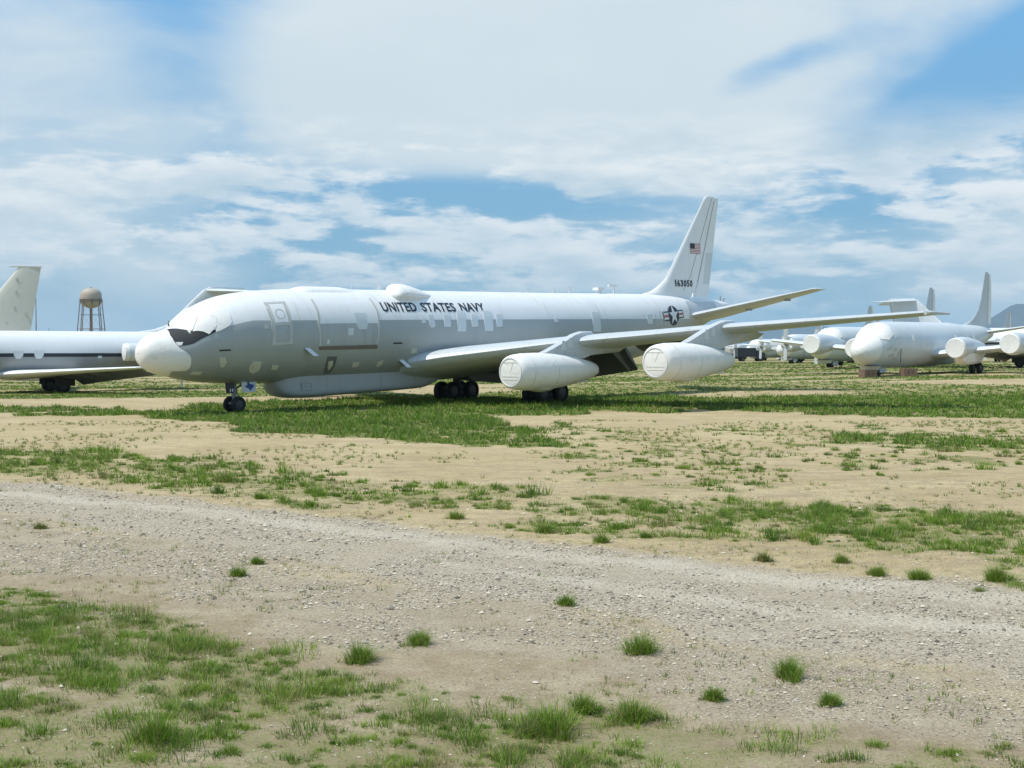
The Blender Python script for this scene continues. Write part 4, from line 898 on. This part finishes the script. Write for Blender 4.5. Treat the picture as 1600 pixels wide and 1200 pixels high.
# ------------------------------------------------------------------ tail of a tanker at the far left
tk = empty('tanker_jet', (-91.6, 141, gh(-60, 146)), (0, 0, .12), label='cream tanker jet behind the twin jet, only its tall fin showing', cat='airplane')
HK = Hull([(0,2.9,2.7,.03),(.5,3.6,2.0,.8),(3,4.9,1.2,1.7),(6,5.3,1.1,1.8),(26,5.3,1.1,1.8),(32,5.2,2.0,1.5),(37,4.9,3.4,.9),(40,4.6,4.1,.3),(40.4,4.4,4.2,.1)])
b = B(); HK.body(b, 0, 40.4, .6, 48, [.1, .3]); b.build('fuselage', CREAM, tk, angle=60)
b = B(); rs = []
for z, x0, x1 in ((4.4, 27.5, 38.6), (5.1, 29.5, 38.7), (6, 32.0, 38.9), (9, 34.8, 39.4), (12.3, 37.5, 39.95), (12.45, 37.7, 39.9)): rs.append(foil((x0, 0, z), x1 - x0, .08, 12, vertical=True))
b.loft(rs); fk = b.build('fin', CREAM, tk, angle=50)
b = B(); b.prism([(36.6, 12.48), (36.6, 12.40), (40.05, 12.40), (40.05, 12.52), (37.6, 12.56)], 'p', -.10, .10); b.build('fin_cap', CREAM, fk)
for x, z in ((37.2, 9.6), (37.0, 7.9), (38.2, 7.2), (37.3, 11.0), (36.2, 6.2)):
    b = B(); b.box(x, x + .18, .10, .215, z, z + .28); b.build('patch', TAPE, fk, smooth=False)
for s in (1, -1):
    b = B(); wing(b, [(13, .4 * s, 1.9, 9, .12), (15, 1.8 * s, 2.0, 8.2, .12), (28, 19.8 * s, 3.6, 2.6, .10)]); b.build('wing', CREAM, tk, angle=45)
    b = B(); wing(b, [(33.6, .5 * s, 3.9, 4.2, .10), (37.0, 5.9 * s, 4.3, 2.0, .09)]); b.build('tailplane', CREAM, tk, angle=45)
    for pe, xi in ((8.2, 14.6), (14, 18.8)):
        b = B(); b.lathe([(0, .5), (.1, .62), (1, .72), (3, .66), (4.6, .4), (4.7, .3)], (xi, pe * s, 1.6), 'x', 24); nk = b.build('engine', COVER2, tk)
        b = B(); b.prism([(xi + .8, 2.2), (xi + 4, 2.0), (xi + 6, 2.5), (xi + 4, 3.1), (xi + 2, 3.1)], 'p', (pe - .12) * s, (pe + .12) * s); b.build('pylon', CREAM, nk)
    b = B(); b.tube((20, 3.3 * s, 2), (20, 3.3 * s, .5), .15); b.build('main_gear', DARK, tk)
    for xx in (19.4, 20.6): wheel(tk, xx, 3.3 * s, .5, .5, .4)
b = B(); b.tube((4, 0, 1.3), (4, 0, .4), .1); b.build('nose_gear', STEEL, tk); wheel(tk, 4, 0, .4, .4, .3)

# thin masts
def mast(px, top, D, lab, r=.07):
    x = (px - 800) / F * D; h = (V0 - top) / F * D + CAMZ
    b = B(False); b.tube((0, 0, 0), (0, 0, h), r, r * .4, 8); o = b.build('mast', RUST, None); o.location = (x, D, gh(x, D) - .02)
    tag(o, lab, 'mast')
mast(57, 445, 210, 'thin dark mast just right of the cream fin at the left edge', .12)
mast(77, 508, 230, 'short thin mast above the twin jet between the fin and the water tower', .08)

# ------------------------------------------------------------------ water tower
D = 760; wx_ = (143 - 800) / F * D; mpp = D / F
wt = empty('water_tower', (wx_, D, 0), label='beige elevated water tank on slender legs rising behind the twin jet', cat='water tower')
def zt_(v): return (V0 - v) * mpp + CAMZ
r0 = 16.2 * mpp; zc = zt_(468)
b = B(False); b.lathe([(zt_(482) , .6), (zt_(481), r0 * .35), (zt_(478.5), r0 * .68), (zt_(475), r0 * .92), (zt_(470), r0), (zt_(462), r0), (zt_(457.5), r0 * .95), (zt_(453.5), r0 * .75), (zt_(451), r0 * .45), (zt_(450.3), r0 * .12), (zt_(448.3), r0 * .09), (zt_(448), .02)], (0, 0, 0), 'z', 48)
tank = b.build('tank', TANKM, wt, angle=35)
b = B(False); b.lathe([(zt_(471.2), r0 + .02), (zt_(471.2), r0 + .85), (zt_(470.8), r0 + .85), (zt_(470.8), r0 + .02)], (0, 0, 0), 'z', 40); bal = b.build('balcony', RUST, tank)
b = B(False); b.lathe([(zt_(468.2), r0 + .78), (zt_(468.2), r0 + .88), (zt_(467.9), r0 + .88), (zt_(467.9), r0 + .78)], (0, 0, 0), 'z', 40); b.build('railing', RUST, bal)
NL = 8; legs = []
for i in range(NL):
    a = (i + .5) * 2 * math.pi / NL; top = Vector((math.cos(a) * r0 * .98, math.sin(a) * r0 * .98, zt_(466))); bot = Vector((math.cos(a) * r0 * 1.5, math.sin(a) * r0 * 1.5, 0)); legs.append((top, bot))
    b = B(False); b.tube(top, bot, .24, .30, 8); b.build('leg', RUST, wt)
for zv in (492, 514, 532):
    for i in range(NL):
        (t1, b1), (t2, b2) = legs[i], legs[(i + 1) % NL]; z = zt_(zv); k = (t1.z - z) / t1.z
        b = B(False); b.tube(t1.lerp(b1, k), t2.lerp(b2, k), .10, .10, 6); b.build('strut', RUST, wt)
zs = [zt_(v) for v in (471, 492, 514, 532, 547)]
for z0, z1 in zip(zs, zs[1:]):
    for i in range(NL):
        (t1, b1), (t2, b2) = legs[i], legs[(i + 1) % NL]; f = lambda t_, b_, z: t_.lerp(b_, (t_.z - z) / t_.z)
        b = B(False); b.tube(f(t1, b1, z0), f(t2, b2, z1), .04, .04, 5); b.build('brace_rod', RUST, wt)
b = B(False); b.tube((0, 0, zt_(480)), (0, 0, 0), .55, .55, 14); b.build('riser_pipe', RUST, wt)

# ------------------------------------------------------------------ far vehicles and buildings
def truck(px, D, w, h, lab, yaw=.1, roofm=None):
    x = (px - 800) / F * D; g0 = gh(x, D)
    t = empty('parked_truck', (x, D, g0), (0, 0, yaw), label=lab, cat='truck')
    b = B(False); b.box(-w / 2, w / 2 - 1.9, -1.1, 1.1, .9, h); b.build('cargo_box', BLACKV, t)
    b = B(False); b.prism([(w / 2 - 1.8, .6), (w / 2, .6), (w / 2, 1.5), (w / 2 - .5, h * .8), (w / 2 - 1.8, h * .82)], 'p', -1.05, 1.05); cb = b.build('cab', BLACKV, t)
    b = B(False); b.prism([(w / 2 - 1.5, 1.5), (w / 2 - .35, 1.5), (w / 2 - .62, h * .74), (w / 2 - 1.5, h * .74)], 'p', -1.07, 1.07); b.build('window', GLASSD, cb)
    for xx in (-w / 2 + 1.1, w / 2 - 1.0):
        for s in (-1, 1): wheel(t, xx, s * .95, .45, .46, .3)
truck(1172, 262, 5.6, 2.7, 'dark blue box truck parked far off under the airliner wing')
def car(px, D, m, lab):
    x = (px - 800) / F * D; t = empty('parked_car', (x, D, gh(x, D)), (0, 0, .2), label=lab, cat='car', group='cars parked far off on the right')
    b = B(False); b.loft([[(x_, s * w_, z_) for x_, z_ in ((-2.2, .35), (-2.2, .95), (-1.6, 1.0), (2.2, .9), (2.25, .35))] for s, w_ in ((-1, .88), (1, .88))]); b.build('body', m, t)
    b = B(False); b.loft([[(x_, s * w_, z_) for (x_, z_), w_ in zip(((-1.9, .98), (-1.5, 1.55), (.6, 1.55), (1.3, .95)), (.84, .7, .7, .84))] for s in (-1, 1)]); b.build('cabin', GLASSD, t)
    for xx in (-1.35, 1.4):
        for s in (-1, 1): wheel(t, xx, s * .8, .32, .33, .22)
car(1228, 330, PWHITE, 'small white car parked far off beyond the airliner wing')
car(1150, 300, BLACKV, 'small dark car at the left end of the distant vehicles')
def shed(px0, px1, top, D, m, lab):
    x0 = (px0 - 800) / F * D; x1 = (px1 - 800) / F * D; h = (V0 - top) / F * D + CAMZ; g0 = gh((x0 + x1) / 2, D) - .05
    t = empty('storage_building', ((x0 + x1) / 2, D, g0), label=lab, cat='building'); hw = (x1 - x0) / 2
    b = B(False); b.box(-hw, hw, 0, 14, 0, h * .8); wl = b.build('wall', m, t, smooth=False)
    b = B(False); b.prism([(-.5, h * .8), (14.5, h * .8), (7, h)], 'x', -hw - .4, hw + .4); b.build('roof', LGREY, t, smooth=False)
    n = max(2, int(hw * 2 / 9))
    for i in range(n):
        xx = -hw + (i + .5) * 2 * hw / n; b = B(False); b.box(xx - 1.6, xx + 1.6, -.06, -.003, 0, h * .55); b.build('door', BLACKV if i % 2 else STEEL, t, smooth=False)
shed(1140, 1235, 537, 620, BRICK, 'long low pale shed on the horizon behind the dark truck')
shed(1268, 1330, 538, 700, BRICK, 'short low shed on the horizon behind the white patrol engines')
shed(1560, 1640, 537, 640, BRICK, 'low shed on the horizon below the mountain at the right edge')

# ------------------------------------------------------------------ far tree line
TREEM = bpy.data.materials.new('dusty_green_foliage'); TREEM.use_nodes = True; t = TREEM.node_tree; bs = t.nodes['Principled BSDF']; bs.inputs['Roughness'].default_value = .8
o = t.nodes.new('ShaderNodeTexCoord').outputs['Object']; t.links.new(MIX(t, NOISE(t, o, .3, 4), (.035, .05, .022), (.08, .10, .045)), bs.inputs['Base Color'])
n = 60000; tx = rng.uniform(-260, 460, n); hmax = 2.0 + 4.5 * fbm(tx / 22, tx * 0 + 3, 31, 4) ** 1.6; ty = 820 + rng.normal(0, 12, n) + 20 * fbm(tx / 60, tx * 0, 8)
keep = fbm(tx / 14, ty / 30, 35, 3) > .36; tx, ty, hmax = tx[keep], ty[keep], hmax[keep]; n = len(tx); tz = rng.random(n) ** .8 * hmax
c = np.stack([tx, ty, tz], 1)[:, None, :]; q = rng.normal(0, 1, (n, 3, 3)); q /= np.linalg.norm(q, axis=2, keepdims=True); v = (c + q * .55).reshape(-1, 3); v[:, 2] = np.maximum(v[:, 2], 0)
me = bpy.data.meshes.new('tree_line'); fill(me, v, np.arange(len(v)).reshape(-1, 3), 3); me.materials.append(TREEM)
o = bpy.data.objects.new('tree_line', me); COL.objects.link(o); tag(o, 'dark far tree line along the horizon on the right', 'trees', kind='stuff')

# ------------------------------------------------------------------ grass
GRM = bpy.data.materials.new('green_grass_blades'); GRM.use_nodes = True; t = GRM.node_tree; bs = t.nodes['Principled BSDF']; bs.inputs['Roughness'].default_value = .55; bs.inputs['Specular IOR Level'].default_value = .25
def gattr(n): a = t.nodes.new('ShaderNodeAttribute'); a.attribute_name = n; return a.outputs['Fac']
gc = MIX(t, gattr('tone'), (.058, .155, .010), (.215, .350, .026)); gc = MIX(t, gattr('dry'), gc, (.34, .26, .14)); t.links.new(gc, bs.inputs['Base Color'])
tr = t.nodes.new('ShaderNodeBsdfTranslucent'); t.links.new(gc, tr.inputs[0]); mx = t.nodes.new('ShaderNodeMixShader'); mx.inputs[0].default_value = .28
t.links.new(bs.outputs[0], mx.inputs[1]); t.links.new(tr.outputs[0], mx.inputs[2]); t.links.new(mx.outputs[0], t.nodes['Material Output'].inputs[0])
def blades(cx, cy, rad, hgt, nb, wid, tone, dry, seg=2, lean=.75):
    """arrays per tuft -> vertices and faces of all blades"""
    k = np.repeat(np.arange(len(cx)), nb); m = len(k)
    a = rng.uniform(0, 2 * np.pi, m); rr = rng.random(m) ** .7; r = rad[k] * .55 * rr
    bx = cx[k] + np.cos(a) * r; by = cy[k] + np.sin(a) * r; bz = height(bx, by) - .01
    a2 = a + rng.normal(0, .6, m); L = hgt[k] * rng.uniform(.55, 1.15, m); out = (.15 + lean * rr * rng.uniform(.4, 1.2, m))
    out = np.clip(out, 0, 1.3); dirx = np.cos(a2); diry = np.sin(a2); w = wid[k] * rng.uniform(.7, 1.3, m)
    sx, sy = -diry, dirx; rot = rng.uniform(-.9, .9, m); px_, py_ = sx * np.cos(rot) + dirx * np.sin(rot), sy * np.cos(rot) + diry * np.sin(rot)
    V = []
    lv = (0, .5, 1.0) if seg == 2 else (0, 1.0)
    for u in lv:
        ox = out * L * (u ** 1.6) * .9; oz = L * u * np.sqrt(np.maximum(.05, 1 - (out * u * .75) ** 2)); X = bx + dirx * ox; Y = by + diry * ox; Z = bz + oz; ww = w * (1 - u) * .5 if u > .4 else w * .5
        if u < 1: V.append(np.stack([X - px_ * ww, Y - py_ * ww, Z], 1)); V.append(np.stack([X + px_ * ww, Y + py_ * ww, Z], 1))
        else: V.append(np.stack([X, Y, Z], 1))
    n_ = len(V); v = np.stack(V, 1).reshape(-1, 3); base = np.arange(m)[:, None] * n_
    fl = [(0, 1, 3), (0, 3, 2), (2, 3, 4)] if seg == 2 else [(0, 1, 2)]
    f = np.concatenate([base + np.array(q)[None] for q in fl]); tn = np.repeat(np.clip(tone[k] + rng.normal(0, .22, m), 0, 1), n_)
    dr = np.repeat(np.clip(np.where(rng.random(m) < dry[k], rng.uniform(.5, 1, m), rng.uniform(0, .15, m)), 0, 1), n_); return v, f, tn, dr
def grass_obj(name, parts, **k):
    vs, fs, ts, ds = [], [], [], []; off = 0
    for v, f, tn, dr in parts: vs.append(v); fs.append(f + off); ts.append(tn); ds.append(dr); off += len(v)
    me = bpy.data.meshes.new(name); fill(me, np.concatenate(vs), np.concatenate(fs), 3); fattr(me, 'tone', np.concatenate(ts)); fattr(me, 'dry', np.concatenate(ds)); me.materials.append(GRM)
    o = bpy.data.objects.new(name, me); COL.objects.link(o); return tag(o, **k)
def scatter(y0, y1, dens, half=.47):
    A = half * (y1 ** 2 - y0 ** 2) + 2 * (y1 - y0); n = int(A * dens); y = np.sqrt(rng.uniform(y0 ** 2, y1 ** 2, n)); x = rng.uniform(-1, 1, n) * (y * half + 1)
    return x, y
parts = []
for y0, y1, dens, nb, seg in ((6.5, 14, 48, 22, 2), (14, 24, 52, 18, 2), (24, 36, 34, 12, 1), (36, 52, 26, 9, 1), (52, 75, 14, 7, 1), (75, 120, 6, 5, 1), (120, 230, 1.6, 5, 1)):
    x, y = scatter(y0, y1, dens); c = cover(x, y); cl = clump(x, y, c); big = fbm(x / .8, y / .8, 101, 3)
    kp = rng.random(len(x)) < cl * (.55 + .45 * (y > 36)); x, y, c, cl, big = x[kp], y[kp], c[kp], cl[kp], big[kp]
    fac = np.clip((big - .2) * 2.6, .35, 1.3) * (.6 + .4 * cl)
    tall = np.where((y > 33) & (y < 75), .20, np.where(y < 16, .085, .125)) * (.6 + .55 * c)
    sc = 1 if y0 < 24 else (1.3 if y0 < 50 else 1.9)
    parts.append(blades(x, y, (.10 + .10 * rng.random(len(x))) * sc, .88 * tall * fac * (1 + .2 * rng.normal(0, 1, len(x))).clip(.5, 1.6), nb, np.full(len(x), (.0075 if y0 < 14 else .011 if y0 < 24 else .024 if y0 < 36 else .038 if y0 < 52 else .06 if y0 < 75 else .10 if y0 < 100 else .2)),
        np.clip((.1 + .8 * fbm(x / 1.7, y / 1.7, 110, 3)) * np.where(y > 36, .72, 1), 0, 1), np.full(len(x), .14), seg, 1.15))
def clumps(y0, y1, dens, nb, wid, hmul, seg):
    x, y = scatter(y0, y1, dens); c = cover(x, y); cn = fbm(x / 1.6, y / 1.6, 210, 3)
    kp = rng.random(len(x)) < c * sstep(.30, .62, cn + c * .22); x, y, c = x[kp], y[kp], c[kp]; n = len(x)
    size = np.clip(rng.lognormal(-.35, .50, n), .3, 2.0) * (.75 + .4 * c); m = 7
    k = np.repeat(np.arange(n), m); r = np.abs(rng.normal(0, .55, n * m)) * .13 * size[k] * (1 + .02 * y[k]); a = rng.uniform(0, 6.28, n * m)
    cx, cy = x[k] + np.cos(a) * r * 1.25, y[k] + np.sin(a) * r; hh_ = .125 * hmul * size[k] * np.clip(1.15 - r / (.16 * size[k] + .01) * .35, .45, 1.2)
    tn = np.clip(rng.normal(.52, .34, n), 0, 1)[k]; dr = np.clip(rng.beta(.7, 2.6, n), .05, .9)[k]
    return blades(cx, cy, .11 * size[k], hh_, nb, np.full(len(cx), wid), tn, dr, seg, 1.1)
parts += [clumps(6.5, 15, 22, 24, .0062, .62, 2), clumps(15, 24, 8, 20, .0095, .95, 2), clumps(24, 36, 3.6, 16, .018, 1.15, 1)]
# straw litter lying on the soil round the patches
x, y = scatter(6.8, 17, 160); c = cover(x, y); kp = rng.random(len(x)) < .8 * sstep(.42, .62, fbm(x / .6, y / .6, 230, 3)) * (.25 + c) * (1 - .8 * inany(x, y, GRAV, .7)); x, y = x[kp], y[kp]
parts.append(blades(x, y, np.full(len(x), .05), rng.uniform(.015, .05, len(x)), 3, np.full(len(x), .006), rng.uniform(0, 1, len(x)), np.full(len(x), .93), 1, 1.6))
x, y = scatter(6.8, 24, 30); kp = rng.random(len(x)) < .6 * sstep(.46, .64, fbm(x / 1.1, y / .8, 260, 3)) * (1 - .92 * inany(x, y, GRAV, .7)); x, y = x[kp], y[kp]
parts.append(blades(x, y, np.full(len(x), .07), rng.uniform(.02, .08, len(x)), 12, np.full(len(x), .008), rng.uniform(0, 1, len(x)), rng.uniform(.15, 1, len(x)), 1, 1.3))
# sparse sprigs and dry stalks between the patches
x, y = scatter(7, 50, 9); gr_ = inany(x, y, GRAV, .7); kp = (rng.random(len(x)) < (.85 - .78 * gr_) * sstep(.38, .66, fbm(x / 2.3, y / 2.3, 120, 3))); x, y = x[kp], y[kp]
parts.append(blades(x, y, np.full(len(x), .09), rng.uniform(.03, .09, len(x)) * (1 + (y > 25) * .5), 12, np.where(y < 20, .008, .018), rng.uniform(.1, .9, len(x)), rng.uniform(.1, .8, len(x)), 1, 1.0))
x, y = scatter(7, 20, 26); kp = (rng.random(len(x)) < .5 * sstep(.50, .66, fbm(x / .9, y / .9, 140, 3)) * (1 - inany(x, y, GRAV, .7))); x, y = x[kp], y[kp]
parts.append(blades(x, y, np.full(len(x), .08), rng.uniform(.02, .05, len(x)), 7, np.full(len(x), .006), rng.uniform(.1, .9, len(x)), rng.uniform(.3, 1., len(x)), 1, 1.4))
grass_obj('grass', parts, kind='stuff', label='green grass patches and sprigs growing across the sandy field', cat='grass')
print('grass tris', sum(len(p[1]) for p in parts))

# single tufts that stand apart
TUFTS = [(1003,1022,1.25,'round green grass tuft alone on the gravel right of centre foreground'),(1235,1060,1.2,'bright grass tuft standing alone below and right of the centre gravel tuft'),
 (657,1010,.95,'small grass tuft alone on gravel left of centre foreground'),(560,1036,1.2,'grass tuft at the right end of the dense foreground grass patch'),
 (370,900,.8,'low grass tuft beside the gravel track above the dense left patch'),(399,882,.7,'thin grass tuft just right of and behind the low track tuft'),
 (864,1150,1.75,'largest bright green grass tuft at the bottom centre'),(911,1115,1.0,'grass tuft just right of and behind the largest bottom tuft'),
 (885,945,.8,'sparse grey green tuft near the middle of the gravel'),(1118,1098,.7,'flat little tuft between the two round gravel tufts, lower down'),
 (241,1160,1.4,'leafy dark tuft at the bottom left'),(1438,908,1.0,'tuft at the far edge of the track, right side, left of the edge clump'),(1375,902,.9,'tuft at the far edge of the track below the long grass strip'),
 (1560,912,1.3,'wide tuft at the far edge of the track by the right border'),(1318,880,.8,'small tuft just below the long grass strip on the right'),(1194,878,.9,'yellowish tuft at the far edge of the track, right of centre'),
 (712,811,1.1,'wide low tuft beyond the track just left of centre'),(404,781,.9,'tuft beyond the track left of centre, below the grass line'),(484,793,.9,'tuft beyond the track, next right along the grass line'),
 (1300,1105,.7,'small tuft in the right foreground above the bottom edge'),(990,1130,1.2,'broad tuft right of the largest bottom tuft'),(60,826,.7,'dry low tuft at the left edge near side of the track'),(850,832,1.1,'tuft at the left end of the long right grass strip'),(940,849,1.0,'tuft on the near side of the long right grass strip')]
for (u, v, s_, lab) in TUFTS:
    Y = F * CAMZ / (v - V0); X = (u - 800) / F * Y; nb = 560 if Y < 16 else 340; far_ = 1.0 if Y < 16 else 1.5
    m_ = 13; rr_ = np.abs(rng.normal(0, .5, m_)) * .13 * s_; rr_[0] = 0; aa_ = rng.uniform(0, 6.28, m_); ax = np.cos(aa_) * rr_; ay = np.sin(aa_) * rr_
    vtx = blades(ax + X, ay + Y, np.full(m_, .10 * s_), .17 * s_ * np.clip(1.1 - rr_ / (.13 * s_) * .5, .35, 1.2), nb // m_, np.full(m_, .0070 * far_), np.full(m_, .25 if 'yellow' in lab or 'dry' in lab else .5) + .1, np.full(m_, .6 if 'yellow' in lab or 'dry' in lab else .16), 2, 1.15)
    g0 = gh(X, Y); vv_ = vtx[0] - np.array([X, Y, g0]); o = grass_obj('grass_tuft', [(vv_,) + vtx[1:]], label=lab, cat='grass tuft', group='single grass tufts on open ground'); o.location = (X, Y, g0)

# ------------------------------------------------------------------ gravel stones
STM = bpy.data.materials.new('gravel_stone'); STM.use_nodes = True; t = STM.node_tree; bs = t.nodes['Principled BSDF']; bs.inputs['Roughness'].default_value = .9; bs.inputs['Specular IOR Level'].default_value = .15
t.links.new(MIX(t, gattr('tone') if 0 else (lambda a: (setattr(a, 'attribute_name', 'tone'), a.outputs['Fac'])[1])(t.nodes.new('ShaderNodeAttribute')), (.12, .105, .085), (.56, .50, .40)), bs.inputs['Base Color'])
xs, ys, ss = [], [], []
for y0, y1, dens, sz in ((6.5, 12, 1300, .0068), (12, 18, 750, .0100), (18, 27, 260, .0135)):
    x, y = scatter(y0, y1, dens); w_ = np.clip(inany(x, y, GRAV, .7) * .9 + inany(x, y, GRAV2, 2.5, 1.8) * .75 + .10, 0, 1) * (1 - .6 * inany(x, y, TRACK, .35, .8)) * sstep(.25, .6, fbm(x / .7, y / .5, 130, 3))
    kp = rng.random(len(x)) < w_; xs.append(x[kp]); ys.append(y[kp]); ss.append(sz * rng.lognormal(0, .45, kp.sum()))
x = np.concatenate(xs); y = np.concatenate(ys); s_ = np.concatenate(ss); n = len(x)
ov = np.array([(1,0,0),(-1,0,0),(0,1,0),(0,-1,0),(0,0,1),(0,0,-1)], float)[None] * rng.uniform(.6, 1.2, (n, 6, 1)) * np.array([1, 1, .65])[None, None]
a = rng.uniform(0, 6.3, n); ca, sa = np.cos(a)[:, None], np.sin(a)[:, None]; ox = ov[:, :, 0] * ca - ov[:, :, 1] * sa + rng.normal(0, .15, (n, 6)); oy = ov[:, :, 0] * sa + ov[:, :, 1] * ca
v = np.stack([x[:, None] + ox * s_[:, None], y[:, None] + oy * s_[:, None], (height(x, y) + s_ * .25)[:, None] + ov[:, :, 2] * s_[:, None]], -1).reshape(-1, 3)
f = np.array([(0,2,4),(2,1,4),(1,3,4),(3,0,4),(2,0,5),(1,2,5),(3,1,5),(0,3,5)])[:4]; f = (np.arange(n)[:, None, None] * 6 + f[None]).reshape(-1, 3)
me = bpy.data.meshes.new('gravel'); fill(me, v, f, 3); fattr(me, 'tone', np.repeat(np.clip(rng.normal(.56, .36, n), 0, 1), 6)); me.materials.append(STM)
o = bpy.data.objects.new('gravel', me); COL.objects.link(o); tag(o, 'loose grey gravel stones on the track across the foreground', 'gravel', kind='stuff'); print('stones', n)

# ------------------------------------------------------------------ air
b = B(False); b.box(-16000, 16000, -3000, 16500, -12, 480)
HZ = bpy.data.materials.new('thin_desert_haze'); HZ.use_nodes = True; t = HZ.node_tree; t.nodes.clear()
pv = t.nodes.new('ShaderNodeVolumePrincipled'); pv.inputs['Color'].default_value = (.50, .78, 1, 1); pv.inputs['Density'].default_value = 6e-5; pv.inputs['Anisotropy'].default_value = 0
om = t.nodes.new('ShaderNodeOutputMaterial'); t.links.new(pv.outputs[0], om.inputs['Volume'])
hz = b.build('haze', HZ, None, smooth=False); tag(hz, kind='stuff')
